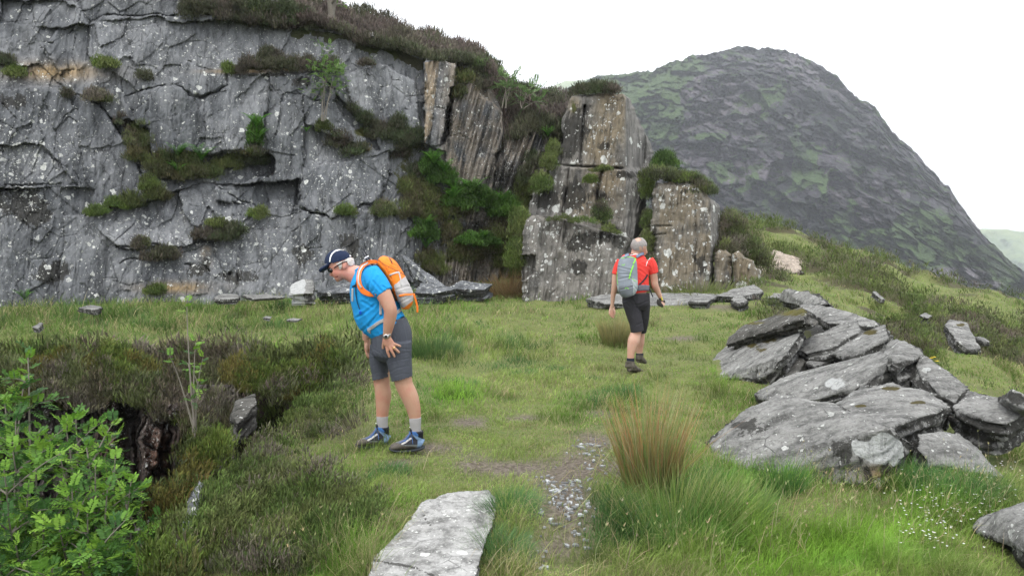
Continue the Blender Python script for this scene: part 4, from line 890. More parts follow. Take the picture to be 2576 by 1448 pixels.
az = r.uniform(0, 6.28, n); lean = np.abs(r.normal(.45, .32, n)); bend = np.abs(r.normal(.5, .4, n))
f = fbm(q3, .55, 3, 70); g = fbm(q3, 1.7, 3, 73)
c1 = np.array([.160, .290, .046]); c2 = np.array([.262, .350, .090]); c3 = np.array([.085, .195, .055]); c4 = np.array([.42, .37, .20]); c5 = np.array([.19, .36, .04])
fr = blobs(X, Y, [(2080,1370,330,95),(1950,1440,260,50),(1150,1000,80,30),(700,880,150,20)])
wgt = lambda a: a[:, None]
col = c1 + (c2 - c1) * wgt(sstep(-.3, .5, f)); col = col + (c3 - col) * wgt(sstep(.1, .7, g) * .75 * (Lg > .03) + .25 * sstep(.2, .7, g)); col = col + (c5 - col) * wgt(fr * .9)
left = sstep(1000, 500, X) * sstep(1000, 850, Y); col = col + (np.array([.10, .18, .045]) - col) * wgt(left * .55)
straw = r.random(n) < (.08 + .30 * sstep(0, .5, -g) + .18 * sstep(.2, .8, -f) + .10 * sstep(.2, .6, hm_)); straw &= r.random(n) > fr
col = np.where(straw[:, None], c4 * r.uniform(.5, 1.1, (n, 1)), col)
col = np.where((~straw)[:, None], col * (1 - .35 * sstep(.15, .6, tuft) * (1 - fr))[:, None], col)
col = np.clip(col * (1 + r.normal(0, .16, (n, 1))) * (1 + .28 * fbm(q3, 4.5, 2, 99))[:, None], .005, 1)
emit('grass', [blades(q, L, W, az, lean, bend, col * .72, col * 1.2)], M_leaf, parent=None)["kind"] = 'stuff'  # shading painted into each blade: roots darkened, tips lightened
# long fallen blades lying across the turf
q, px, py = ground_pts(7000, 0, 1024, 400, 620, 29); X, Y = px * 2.5156, py * 2.5156
m = blobs(X, Y, [(1800,1350,350,130),(2350,1330,300,110),(850,1380,200,80),(1500,1150,120,90),(1000,1250,100,80),(1150,1420,120,50),(1900,1050,80,80)])
ok = (r.random(len(q)) < m * .6) & foot_ok(q) & (pit_depth(q[:, 0], q[:, 1])[1] < -.05); q = q[ok]; n = len(q); c = pal(r, n, [(.42, .38, .2), (.30, .34, .12), (.25, .33, .09), (.45, .36, .22)])
tag(emit('long_dry_grass', [blades(q, r.uniform(.12, .3, n), np.full(n, .0035), r.uniform(0, 6.28, n), r.uniform(.3, 1.1, n), r.uniform(.2, .7, n), c * .8, c)], M_leaf), kind='stuff')
# seed stalks
q, px, py = ground_pts(9000, 0, 1024, 330, 600, 23); X, Y = px * 2.5156, py * 2.5156
m = blobs(X, Y, [(2250,1300,300,120),(2450,1200,120,120),(850,1400,130,60),(900,1000,90,120),(1900,1050,60,80),(2050,1180,120,40),(1700,1420,200,40)])
ok = (r.random(len(q)) < m * .26) & foot_ok(q) & (pit_depth(q[:, 0], q[:, 1])[1] < -.05); q = q[ok]; n = len(q)
L = r.uniform(.14, .34, n); col = pal(r, n, [(.38, .36, .20), (.30, .33, .15), (.42, .36, .22)])
az = r.uniform(0, 6.28, n); lean = np.abs(r.normal(.15, .15, n)); bend = np.abs(r.normal(.3, .25, n))
st = blades(q, L, np.full(n, .003) + .0002 * q[:, 1], az, lean, bend, col * .7, col)
tips = st[0].reshape(-1, 5, 3)[:, 4]; hd = blades(np.repeat(tips, 5, 0) - [0, 0, .02], r.uniform(.012, .03, n * 5), np.full(n * 5, .004), r.uniform(0, 6.28, n * 5), r.uniform(0, .7, n * 5), r.uniform(0, .5, n * 5), np.repeat(col, 5, 0) * 1.1, np.repeat(col, 5, 0) * 1.3)
tag(emit('seeding_grass', [st, hd], M_leaf), kind='stuff')
# white flowers
q, px, py = ground_pts(30000, 850, 1024, 470, 600, 25); X, Y = px * 2.5156, py * 2.5156
m = blobs(X, Y, [(2330,1370,70,35),(2420,1300,120,60),(2500,1230,80,70),(2260,1340,40,30)]); ok = (r.random(len(q)) < m * .028) & foot_ok(q); q = q[ok]; n = len(q)
top = q + np.c_[r.normal(0, .01, (n, 2)), r.uniform(.05, .13, n)]
st = blades(q, top[:, 2] - q[:, 2] + .01, np.full(n, .002), r.uniform(0, 6.28, n), np.zeros(n) + .05, np.zeros(n), pal(r, n, [(.1, .16, .04)]), pal(r, n, [(.1, .16, .04)]))
fl = blades(np.repeat(top, 6, 0), np.full(n * 6, .009), np.full(n * 6, .007), np.tile(np.arange(6) * 1.047, n), np.full(n * 6, 1.2), np.zeros(n * 6), pal(r, n * 6, [(.75, .76, .72)], .05), pal(r, n * 6, [(.8, .8, .78)], .05))
tag(emit('white_wildflowers', [st, fl], M_leaf), kind='stuff')
# ---- heather
def sprigs(B, H, pal_c, seed, k=18, spread=.55, wd=.055, up=.45, ls=.42):
    """B base points, H height: each sprig a puff of k thin upward leaves"""
    r = np.random.default_rng(seed); n = len(B); H = np.asarray(H)
    lw1, lw2, lid = worley(B * [1, 1, .8], 1 / ls, 7); B = B + np.array([0, 0, 1.]) * (np.clip(.75 - lw1, 0, 1) * ls * up)[:, None]
    th = r.uniform(0, 6.28, (n, k)); ra = np.sqrt(r.random((n, k))) * spread; hh = r.uniform(.15, .75, (n, k)) * np.sqrt(np.clip(1.15 - (ra / spread) ** 2, .1, 1))
    b = B[:, None] + np.stack([np.cos(th) * ra, np.sin(th) * ra, hh], -1) * H[:, None, None]
    L = r.uniform(.2, .42, (n, k)) * H[:, None]; W = np.maximum(wd * H, .0007 * np.maximum(B[:, 1], 0))[:, None] * r.uniform(.7, 1.4, (n, k))
    cc_ = np.array(pal_c)[(lid * 997).astype(int) % len(pal_c)] * (.75 + .5 * ((lid * 7919) % 1))[:, None]; c = (.65 * cc_ + .35 * pal(r, n, pal_c, .22))[:, None] * r.uniform(.6, 1.35, (n, k, 1)); c = c.reshape(-1, 3)
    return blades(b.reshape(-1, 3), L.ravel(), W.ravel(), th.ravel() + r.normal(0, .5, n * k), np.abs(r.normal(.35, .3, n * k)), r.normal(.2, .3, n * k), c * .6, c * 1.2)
HB = [(.12, .095, .075), (.105, .095, .055), (.15, .128, .108), (.09, .125, .04), (.11, .14, .045)]       # brown heather
HG = [(.085, .135, .034), (.125, .18, .04), (.08, .095, .035), (.15, .18, .06)]        # greener heather
HH = [(.070, .074, .045), (.088, .092, .052), (.105, .084, .072), (.062, .09, .038)]
q, px, py = ground_pts(100000, -90, 1110, 215, 620, 31); X, Y = px * 2.5156, py * 2.5156
hm_ = heath_mask(q[:, 0], q[:, 1], px, py); dp = pit_depth(q[:, 0], q[:, 1])[1]
ok = (r.random(len(q)) < np.clip(hm_ * 1.25 - .25, 0, .5)) & (dp < .25) & foot_ok(q) & (q[:, 1] < 36); q = q[ok]; n = len(q); X, Y = X[ok], Y[ok]
H = (.07 + .012 * q[:, 1]) * r.uniform(.6, 1.3, n); H = np.where((Y < 960) & (X < 950), H * 1.7, H)
gsel = fbm(np.c_[q[:, :2], q[:, 1] * 0], .9, 3, 88) + r.normal(0, .2, n) > -.12
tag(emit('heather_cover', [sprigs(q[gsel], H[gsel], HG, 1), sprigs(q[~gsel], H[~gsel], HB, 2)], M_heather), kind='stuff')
# trailing heather on the far rim and down the pit wall
B = []
for X0, X1, Y0, Y1, dd, m in [(-280, 930, 885, 965, 10.85, 3400), (0, 60, 880, 1010, 10.8, 160), (120, 560, 930, 1015, 10.45, 1500), (560, 930, 905, 990, 9.9, 900), (385, 480, 1330, 1460, 4.45, 200), (470, 600, 1000, 1080, 9.3, 260), (450, 580, 1080, 1180, 7.4, 260), (380, 520, 1180, 1330, 6.0, 420)]:
    xx = r.uniform(X0, X1, m); yy = r.uniform(Y0, Y1, m) + (38 * fbm(X3(xx, xx * 0), 1 / 55., 3, 12) if Y1 > 940 else 0); B.append(P(xx / 2.5156, yy / 2.5156, dd - (yy - Y0) / (Y1 - Y0) * .35 + r.normal(0, .12, m)))
B = np.concatenate(B); gsel = fbm(B, 1.1, 3, 5) > -.08; n = len(B)
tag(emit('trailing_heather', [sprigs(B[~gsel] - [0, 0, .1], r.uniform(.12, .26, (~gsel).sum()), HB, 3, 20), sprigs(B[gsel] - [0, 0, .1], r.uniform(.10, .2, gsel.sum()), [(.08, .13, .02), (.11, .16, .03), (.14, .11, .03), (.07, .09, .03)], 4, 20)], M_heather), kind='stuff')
# hillside above the cliff
n = 6400; a = r.uniform(1160, 2740, n); t = np.where(r.random(n) < .25, r.uniform(0, .25, n), r.random(n) ** .9)
e0 = np.interp(a, HSX, HSE); s0 = np.interp(a, HSX, HSS) ; yy = e0 * (1 - t) + s0 * t
D0 = cliff_base(a) + LEAN * (1350 - e0) + .35 + t ** 1.2 * 6.5
B = P(a / 4.634, yy / 4.634, D0 - .05); gsel = fbm(B, .35, 3, 15) > .1
e2 = t < .3; B[e2] += (CAM - B[e2]) / np.linalg.norm(CAM - B[e2], axis=1)[:, None] * .35; m1 = r.uniform(.22, .5, n) * (1 + .5 * vn(B, .8, 5))
tag(emit('hillside_heather', [sprigs(B[gsel] - [0, 0, .12], m1[gsel], HH + [(.045, .075, .025), (.08, .12, .04)], 5, 26, ls=1.3, up=.8), sprigs(B[~gsel] - [0, 0, .12], m1[~gsel], [(.12, .11, .08), (.15, .12, .11), (.09, .10, .055), (.13, .10, .09)], 6, 26, ls=1.3, up=.8)], M_heather), kind='stuff')
# ledges of the cliff
def cliff_pt(a, b, out=.1):
    a = np.atleast_1d(np.asarray(a, float)); b = np.atleast_1d(np.asarray(b, float))
    j = np.clip(np.searchsorted(cx_, a), 0, len(cx_) - 1); tp_ = topy[j]; i = np.clip(((b - tp_) / (1450 - tp_) * (n_r - 1)).astype(int), 0, n_r - 1)
    dd = np.minimum(CD[i, j], CD[np.clip(i + 12, 0, n_r - 1), j]); return P(a / 4.634, b / 4.634, dd - out)
def clump(a, b, w_, h_, n, seed, dense=1.0):
    r = np.random.default_rng(seed); th = r.uniform(0, 3.1416, n); ra = np.sqrt(r.random(n))
    x = a + np.cos(th) * ra * w_ / 2 + r.normal(0, w_ * .04, n); y = b + h_ * .45 - np.sin(th) * ra * h_ * .8 + r.normal(0, h_ * .10, n)
    out = .02 + .22 * (w_ / 100.) * np.sqrt(np.clip(1 - ra ** 2, 0, 1)) * r.random(n)
    return cliff_pt(x, y, out)
BAND = [(870,50,70,50),(950,45,90,60),(1040,60,90,60),(1130,80,80,55),(1200,85,90,60),(1290,95,90,60),(1370,95,80,55),(1450,110,80,50),(960,5,120,60),(1100,10,130,70),(1210,10,120,80),(1310,30,110,80),(1400,50,100,70),(880,20,60,30),
        (1170,290,90,60),(1310,295,90,55),(1370,300,80,50),(1480,305,60,40),(1540,300,70,40),
        (640,700,90,90),(760,715,80,50),(800,800,140,60),(720,770,80,60),(1170,715,140,90),(1060,750,120,50),(940,790,160,60),(860,730,120,50),
        (620,930,100,40),(720,900,110,45),(1030,1075,140,60),(1090,1060,80,50),(930,1095,80,30),(780,1175,100,50),(710,1190,90,35),
        (1570,640,110,70),(1650,680,110,60),(1760,600,120,80),(1840,610,130,100),(1900,650,110,90),(1690,540,60,50),(1640,500,50,40),(1720,570,60,50),
        (1960,890,150,110),(1910,960,120,90),(1900,860,90,90),(2000,970,110,90),(2010,1230,120,60),(1980,1180,90,60),(2150,1130,130,90),(2250,1120,130,110),(2330,1060,120,120),(2390,980,110,120),(2420,880,70,120),(2440,800,60,110),(2470,730,60,80),
        (2100,960,160,80),(2350,1180,120,120),(2420,1120,90,140),(2090,1060,80,100),(2180,1180,120,60),(2400,1250,110,60),(1940,780,80,70),(1860,700,80,60),
        (2150,350,90,60),(2200,330,70,60),(2240,380,70,60),(2130,420,40,60),(1850,560,60,60),(1930,620,60,60)]
parts = []; rb = random.Random(4)
for k, (a, b, w_, h_) in enumerate(BAND):
    nn_ = int(20 + w_ * h_ / 55); B = clump(a, b, w_, h_, nn_, 100 + k); g_ = vn(B, .5, 66) > .15
    low = b > 850 and a > 1850
    for sel, pc in ((g_, [(.062, .092, .03), (.095, .12, .035), (.07, .07, .035), (.10, .085, .04)] if not low else [(.09, .15, .035), (.13, .20, .04), (.07, .10, .03), (.15, .15, .05)]), (~g_, HH if not low else [(.09, .08, .045), (.10, .13, .035)])):
        if sel.sum(): parts.append(sprigs(B[sel] - [0, 0, .1], np.random.default_rng(k).uniform(.09, .34, sel.sum()), pc, 300 + k, 20))
tag(emit('ledge_heather', parts, M_heather), kind='stuff')
def bush(a, b, w_, h_, lab, pc, name='heather_bush', cat='bush', grp='separate heather bushes on the rocks', k=20, pts=None, n=None, hs=(.12, .25)):
    nn_ = n or int(26 + w_ * h_ / 40); B = clump(a, b, w_, h_, nn_, int(a + b)) if pts is None else pts
    o = emit(name, [sprigs(B - [0, 0, .08], np.random.default_rng(int(abs(a))).uniform(hs[0], hs[1], len(B)), pc, int(abs(b)), k)], M_heather)
    rebase(o, B.mean(0) - [0, 0, .2]); return tag(o, lab, cat, grp)
for a, b, w_, h_, lab, pc in [
    (30,280,60,40,'small brown heather tuft at the left picture edge, upper of two',HH),(70,335,90,35,'small greenish heather tuft at the left edge, lower of two',HG),
    (490,285,110,45,'low green tuft with yellow flowers on the upper left cliff ledge',HG),(672,345,52,42,'small round dark tuft on bare rock above the long curved crack',HH),
    (450,445,125,55,'wide dark heather bush alone on the upper left of the cliff',HB),(310,427,32,42,'tiny dark tuft just left of the wide dark bush on the cliff',HH),
    (640,620,115,110,'tall brown heather bush in the recess beside the rounded buttress',HB),(560,560,40,45,'small dark tuft above the recess beside the rounded buttress',HH),
    (690,850,70,60,'round dull green bush under the fern ledge',HG),(1060,315,45,45,'small round bush at the left end of the high heather ledge',HG),
    (1115,327,42,32,'tiny bush right of the leftmost one on the high heather ledge',HH),(1250,262,95,85,'tallest dark bush on the high heather ledge',HH),(1430,285,62,62,'round dark bush at the right end of the high heather ledge',HH),
    (445,980,95,42,'green tuft at the low left end of the slanting grass ledge',HG),(552,945,110,42,'grassy green tuft on the slanting ledge of the lower cliff',HG),
    (1000,1030,80,42,'small olive bush above the lower grassy ledge',HG),(1195,992,80,42,'round olive bush at the right end of the lower grassy ledge',HG),(650,1130,62,45,'small brown tuft low on the left part of the cliff',HB),
    (720,1335,82,42,'green bush growing at the very foot of the cliff on the left',HG),(1500,590,62,42,'small bush beside the dark step on the cliff, below the slim rowan',HG),
    (1780,960,105,80,'rounded dark heather bush low on the cliff left of the gully',HB),(1600,975,95,48,'flat olive tuft on a small ledge above the man in blue',HG),(1700,290,62,30,'small tuft on the cliff left of the slanted grass edge',HH),
    (1200,45,60,30,'pale green shrub in the heather band at the top of the cliff',HG)]:
    bush(a, b, w_, h_, lab, pc)
def cblob(c_, w_, h_, n, D, seed, out=.5):
    r = np.random.default_rng(seed); x, y = C2([c_])[0]; th = r.uniform(0, 3.1416, n); ra = np.sqrt(r.random(n))
    xx = x + np.cos(th) * ra * w_ / 12.87; yy = y + h_ / 16 - np.sin(th) * ra * h_ / 6.434 * .8
    return P(xx, yy, D + r.uniform(-out, out, n))
bush(11, 12, 0, 0, 'thick heather cap on top of the pinnacle', HH + [(.07, .09, .03)], pts=cblob((555,95), 300, 70, 420, 20.6, 5, .8), hs=(.2, .34))
bush(13, 14, 0, 0, 'long green heather cap running over the top of the ochre slab', HG + HH, pts=np.concatenate([cblob((960,650), 240, 60, 260, 19.0, 6, .6), cblob((1120,670), 240, 70, 300, 19.2, 7, .7), cblob((1240,740), 150, 80, 200, 18.9, 8, .5)]), hs=(.2, .32))
bush(15, 16, 0, 0, 'bright leafed shrub behind the shoulder of the pinnacle', [(.05, .09, .025), (.08, .14, .03)], pts=cblob((1000,560), 150, 110, 240, 20.4, 9, .6), hs=(.2, .32))
bush(17, 18, 0, 0, 'small dark bush on the step halfway up the pinnacle', HG, pts=cblob((520,670), 80, 80, 90, 18.55, 10, .12), hs=(.14, .2))
bush(19, 20, 0, 0, 'mossy tuft in the horizontal crack of the pinnacle', HG, pts=cblob((600,600), 120, 36, 80, 18.5, 11, .1), hs=(.1, .16))
bush(21, 22, 0, 0, 'dark shrub in the lower cleft of the pinnacle', HH + HG, pts=cblob((590,880), 110, 160, 150, 18.4, 12, .12), hs=(.14, .22))
bush(23, 24, 0, 0, 'heather filling the cleft between pinnacle and ochre slab', HG + HB, pts=np.concatenate([cblob((880,720), 110, 110, 200, 19.8, 13, .5), cblob((890,760), 60, 110, 90, 19.3, 13, .3), cblob((890,930), 70, 150, 140, 19.0, 14, .3), cblob((895,1080), 60, 150, 120, 18.6, 15, .3), cblob((905,1250), 50, 150, 100, 18.2, 16, .3)]), hs=(.16, .28))
bush(25, 26, 0, 0, 'heather strip on the top edge of the low grey slab', HG, pts=np.concatenate([cblob((400,930), 360, 34, 120, 17.9, 17, .2), cblob((640,1000), 160, 60, 70, 18.1, 18, .2)]), hs=(.08, .15))
bush(27, 28, 0, 0, 'big dark heather mound right of the ochre slab', HB + HG, pts=np.concatenate([cblob((1420,1000), 190, 230, 420, 19.6, 19, .8), cblob((1500,1120), 260, 180, 420, 19.3, 20, .8), cblob((1390,1140), 130, 110, 160, 18.6, 21, .3), cblob((1600,1180), 160, 120, 200, 19.3, 22, .8)]), hs=(.2, .36))
bush(29, 30, 0, 0, 'grass and heather choking the gully edge left of the pinnacle', HG + [(.09, .12, .03)], pts=np.concatenate([cblob((200,700), 130, 150, 160, 19.6, 23, .3), cblob((250,560), 80, 150, 120, 19.8, 24, .3), cblob((60,950), 110, 200, 240, 19.0, 25, .4), cblob((40,1150), 110, 200, 240, 18.4, 26, .3), cblob((280,480), 60, 100, 80, 20, 27, .3)]), hs=(.16, .3))
# ---- ferns
def fern(name, base, size, lab, seed, nfr=10, cat='fern', grp='fern clumps on the rock ledges'):
    r = np.random.default_rng(seed); parts = []
    for k in range(nfr):
        az = r.uniform(0, 6.28); Lf = size * r.uniform(.7, 1.1); m = 22; t = np.linspace(0, 1, m)
        le = .35 + 1.1 * t ** 1.3; dx = np.cumsum(np.sin(le)) * Lf / m; dz = np.cumsum(np.cos(le)) * Lf / m
        p = base + np.stack([np.cos(az) * dx, np.sin(az) * dx, dz], -1)
        for sg in (-1, 1):
            L = Lf * .17 * np.sin(np.clip(t * 3.0 + .25, 0, 3.14)) + .01
            c = pal(r, m, [(.11, .28, .045), (.15, .34, .05), (.08, .20, .035)], .12)
            parts.append(blades(p, L, np.full(m, Lf * .05), np.full(m, az + sg * 1.25), np.full(m, 1.35), np.full(m, .25), c, c * 1.15, .5))
    o = emit(name, parts, M_leaf); rebase(o, base); return tag(o, lab, cat, grp)
for k, (a, b, sz, lab) in enumerate([(935,745,.55,'bright fern at the centre of the recessed ledge, biggest of three'),(825,725,.45,'fern left of the biggest one on the recessed ledge'),(825,800,.4,'fern hanging below the other two on the recessed ledge'),
     (1190,590,.5,'fern in the vertical crack beside the grey pillar, upper clump'),(1195,650,.45,'fern in the vertical crack beside the grey pillar, lower clump'),
     (1970,1060,.6,'fern at the left side of the overgrown gully'),(1975,1150,.45,'small fern low on the left side of the gully'),(2120,910,.7,'large bright fern at the head of the gully, left one'),(2190,900,.75,'large bright fern at the head of the gully, middle one'),(2330,940,.6,'leafy clump at the head of the gully, right one'),
     (2100,930,.6,'fern under the large ones at the head of the gully'),(2010,760,.6,'green leafy clump in the dark notch above the gully'),(2060,800,.55,'second leafy clump in the dark notch above the gully'),(2230,1120,.55,'fern in the middle of the gully'),(2150,1130,.4,'small fern left of the one in the middle of the gully'),
     (2540,630,.4,'fern in the shade left of the pinnacle'),(1420,610,.2,'tiny green plant on the cliff beside the dark step'),(115,1390,.35,'small fern at the foot of the cliff at far left')]):
    fern('fern', cliff_pt(a, b, .5 if a > 1950 else .25)[0], sz * (1.0 if a > 1950 else 1.1), lab, 40 + k, 18)
# ---- rowans
def tube_np(pts, rad, ns=6):
    pts = np.array(pts, float); n = len(pts); rad = np.broadcast_to(rad, n)
    t = unit(np.gradient(pts, axis=0)); a = unit(np.cross(t, [0.13, 0.97, .2])); b = np.cross(t, a)
    an = np.arange(ns) / ns * 2 * math.pi
    V = (pts[:, None] + rad[:, None, None] * (np.cos(an)[None, :, None] * a[:, None] + np.sin(an)[None, :, None] * b[:, None])).reshape(-1, 3)
    i = np.arange(n - 1)[:, None] * ns + np.arange(ns)[None]; j = np.arange(n - 1)[:, None] * ns + (np.arange(ns)[None] + 1) % ns
    return V, np.stack([i, j, j + ns, i + ns], -1).reshape(-1, 4)
LT = np.linspace(.22, .95, 6); 
def rowan_leaf(base, dirv, L, r, c):
    """a pinnate leaf, returns blade batch arrays"""
    dirv = unit(dirv); side = unit(np.cross(dirv, [0, 0, 1.]) + 1e-6); nrm = np.cross(side, dirv); V = []; F = []; C = []
    droop = r.uniform(.05, .4)
    lt = list(LT) * 2 + [1.0]
    for k, t in enumerate(lt):
        p = base + dirv * L * t - np.array([0, 0, 1]) * droop * L * t * t
        if k < 6: dv = side * .88 + dirv * .5
        elif k < 12: dv = -side * .88 + dirv * .5
        else: dv = dirv
        dv = unit(dv + nrm * r.normal(0, .12) - np.array([0, 0, .12])); w_ = unit(np.cross(dv, nrm + r.normal(0, .15, 3))); ll = L * .36 * (1 - .35 * abs(t - .55)); ww = ll * .19
        b = len(V); V += [p, p + dv * ll * .35 + w_ * ww, p + dv * ll * .75 + w_ * ww * .8, p + dv * ll, p + dv * ll * .75 - w_ * ww * .8, p + dv * ll * .35 - w_ * ww]
        F += [(b, b + 1, b + 2, b + 3), (b, b + 3, b + 4, b + 5)]; cc = c * r.uniform(.8, 1.2); C += [cc] * 6
    return V, F, C
def shoot_leaves(A, B, r, n, L, cols, crown):
    A, B = np.array(A, float), np.array(B, float); ax_ = B - A
    for k in range(n):
        t = .15 + .85 * (k + 1) / n; p = A + ax_ * t; ang = k * 2.4 + r.uniform(-.3, .3)
        u = unit(np.cross(ax_, [.2, .9, .3])); v = unit(np.cross(ax_, u)); dv = (u * math.cos(ang) + v * math.sin(ang)) * (1.15 - .5 * t) + unit(ax_) * (.35 + .7 * t ** 3) + np.array([0, 0, .12])
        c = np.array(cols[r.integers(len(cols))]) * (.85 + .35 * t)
        V, F, C = rowan_leaf(p, dv, L * r.uniform(.75, 1.15), r, c)
        o = len(crown[0]); crown[0].extend(V); crown[1].extend([[i + o for i in f] for f in F]); crown[2].extend(C)
M_bark = plain('grey_bark', (.16, .145, .12), .85, .3, 30, .004)
RC = [(.125, .245, .032), (.095, .20, .03), (.165, .29, .04), (.06, .14, .028), (.045, .11, .03)]
def rowan(name, base, targets, lab, seed, L=.15, r0=.018, shoots=(3, 6), slen=.45, nl=9, cols=RC, stems=None, grp=None, cat='tree'):
    r = np.random.default_rng(seed); base = np.array(base, float); root = empty(name, base, lab, cat, grp); TV = []; TF = []; o = 0; crown = ([], [], [])
    for tg in targets:
        tg = np.array(tg, float); m = 9; t = np.linspace(0, 1, m)[:, None]; mid = base + (tg - base) * .5 + r.normal(0, .06, 3) + np.array([0, 0, .12 * np.linalg.norm(tg - base)])
        b0 = base + r.normal(0, .05, 3) * [1, 1, 0]
        pth = (1 - t) ** 2 * b0 + 2 * t * (1 - t) * mid + t ** 2 * tg; v, f = tube_np(pth, np.linspace(r0, r0 * .25, m)); TV.append(v); TF.append(f + o); o += len(v)
        shoot_leaves(pth[-3], pth[-1], r, nl, L, cols, crown)
        for s_ in range(r.integers(*shoots)):
            i = r.integers(3, m - 1); a_ = pth[i]; an = r.uniform(0, 6.28); e_ = a_ + np.array([math.cos(an), math.sin(an) * .8, r.uniform(.2, 1.0)]) * slen * r.uniform(.5, 1)
            v, f = tube_np(np.linspace(a_, e_, 4) + np.array([[0, 0, 0], [0, 0, .02], [0, 0, .02], [0, 0, 0]]), np.linspace(r0 * .45, r0 * .15, 4), 5); TV.append(v); TF.append(f + o); o += len(v)
            shoot_leaves(a_, e_, r, nl, L, cols, crown)
    tr = mesh_np('trunk', np.concatenate(TV), [np.concatenate(TF)], M_bark); under(tr, root)
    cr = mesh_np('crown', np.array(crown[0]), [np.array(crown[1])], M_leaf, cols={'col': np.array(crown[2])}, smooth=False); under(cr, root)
    return root
def dp(x, y, d): return P(x / 2.5156, y / 2.5156, d)
rowan('rowan_tree', dp(60, 1500, 5.6) - [0, 0, 1.0], [dp(x, y, d) for x, y, d in [(70,880,6.2),(60,960,6.1),(40,1040,5.9),(10,1000,6.3),(100,1080,5.8),(30,1120,5.6),(90,1160,5.4),(10,1180,5.2),(70,1240,5.2),(20,1290,5.0),(110,1300,5.0),(40,1370,4.8),(0,1420,4.7),(90,1420,4.7),(-40,1100,6),(-30,1300,5)]],
      'tallest rowan tree rising from the pit at the left picture edge', 1, L=.135, nl=12, shoots=(4, 8), slen=.38)
rowan('rowan_tree', dp(220, 1520, 5.3) - [0, 0, 1.1], [dp(x, y, d) for x, y, d in [(190,1035,5.9),(165,1070,5.8),(215,1110,5.6),(150,1140,5.5),(240,1170,5.4),(290,1150,5.5),(180,1220,5.2),(270,1230,5.2),(330,1210,5.4),(220,1290,5.0),(150,1330,4.9),(290,1310,5.0),(200,1390,4.7),(270,1400,4.8),(130,1430,4.6)]],
      'bushy bright green rowan tree in the middle of the pit opening', 2, L=.135, nl=12, shoots=(4, 7), slen=.42)
rowan('rowan_tree', dp(300, 1500, 5.2) - [0, 0, .9], [dp(x, y, d) for x, y, d in [(330,1270,5.5),(400,1300,5.5),(370,1340,5.3),(430,1310,5.6),(310,1380,5.0),(350,1410,4.9),(300,1440,4.7),(230,1440,4.7)]],
      'low rowan tree spreading right under the near lip of the pit', 3, L=.14, shoots=(2, 4), slen=.3)
rowan('rowan_sapling', dp(492, 1095, 7.4), [dp(470, 745, 7.5), dp(492, 860, 7.5), dp(425, 890, 7.4), dp(510, 900, 7.5)], 'slim rowan sapling with two thin stems growing on the lip of the pit', 4, L=.11, r0=.012, shoots=(1, 3), slen=.22, nl=4)
def apt(a, b, out=.3): return cliff_pt(a, b, out)[0]
rowan('rowan_sapling', apt(1495, 560), [apt(1530, 210, .6), apt(1500, 250, .5), apt(1560, 300, .6), apt(1590, 320, .5), apt(1520, 340, .6), apt(1550, 380, .5), apt(1500, 300, .4)], 'slender rowan growing against the cliff below the heather edge', 5, L=.17, r0=.011, shoots=(2, 4), slen=.6, nl=7, cols=[(.10, .18, .05), (.13, .22, .06)])
def hpt(a, b, d): return P(a / 4.634, b / 4.634, d)
rowan('small_tree', hpt(1527, 118, 21.5), [hpt(1540, -70, 21.6), hpt(1510, -60, 21.4), hpt(1560, -50, 21.5)], 'small tree with a pale bare trunk at the top edge of the cliff', 6, L=.22, r0=.12, shoots=(1, 3), slen=.7, nl=5)
rowan('rowan_sapling', hpt(2333, 500, 21.4), [hpt(2352, 360, 21.6), hpt(2342, 395, 21.4), hpt(2370, 400, 21.6)], 'pale thin sapling on the heather slope, left of two', 7, L=.26, r0=.022, shoots=(1, 3), slen=.5, nl=6, cols=[(.10, .17, .06), (.12, .19, .07)])
rowan('rowan_sapling', hpt(2420, 505, 21.6), [hpt(2418, 410, 21.8), hpt(2440, 430, 21.6), hpt(2490, 470, 21.6)], 'pale thin sapling on the heather slope, right of two', 8, L=.26, r0=.02, shoots=(2, 4), slen=.6, nl=6, cols=[(.10, .17, .06), (.12, .19, .07)])
# ---- tussocks
def tussock(name, base, w_, h, n, cb, ct, lab, seed, cat='tussock', grp=None, wd=.004, ln=.16):
    r = np.random.default_rng(seed); th = r.uniform(0, 6.28, n); ra = np.sqrt(r.random(n)) * w_ / 2
    off = np.stack([np.cos(th) * ra, np.sin(th) * ra], -1); xy = base[:2] + off; B = np.c_[xy, hz(xy[:, 0], xy[:, 1]) - .01]
    L = h * r.uniform(.45, 1.05, n) * (1.08 - .25 * ra / (w_ / 2)); lean = ln * (ra / (w_ / 2)) * 2 + np.abs(r.normal(0, ln * .5, n)); out_ = r.random(n) < .06; lean = np.where(out_, lean + r.uniform(.3, .7, n), lean)
    cbv = pal(r, n, cb, .15); ctv = pal(r, n, ct, .18)
    m1 = blades(B, L, np.full(n, wd), th + r.normal(0, .5, n), lean, np.abs(r.normal(.1, .1, n)), cbv, ctv)
    o = emit(name, [m1], M_leaf); rebase(o, (base[0], base[1], hz(base[0], base[1]))); return tag(o, lab, cat, grp)
def gp(x, y): return hitD(x, y)
TGr = 'clumps of rushes and long grass'
tussock('rush_tussock', gp(1635, 1235), .36, .86, 780, [(.09, .15, .035), (.11, .13, .04), (.16, .11, .05)], [(.20, .27, .08), (.44, .24, .11), (.50, .30, .15), (.40, .22, .10), (.46, .40, .22), (.22, .30, .10)], 'tallest rush tussock with rusty orange tips in the centre foreground', 1, grp=TGr, wd=.0052, ln=.12)
tussock('rush_tussock', gp(1700, 1310), .70, .40, 1000, [(.09, .16, .035)], [(.17, .27, .06), (.27, .32, .10), (.36, .36, .16)], 'green rush clump at the right foot of the tallest tussock', 2, grp=TGr, wd=.004, ln=.28)
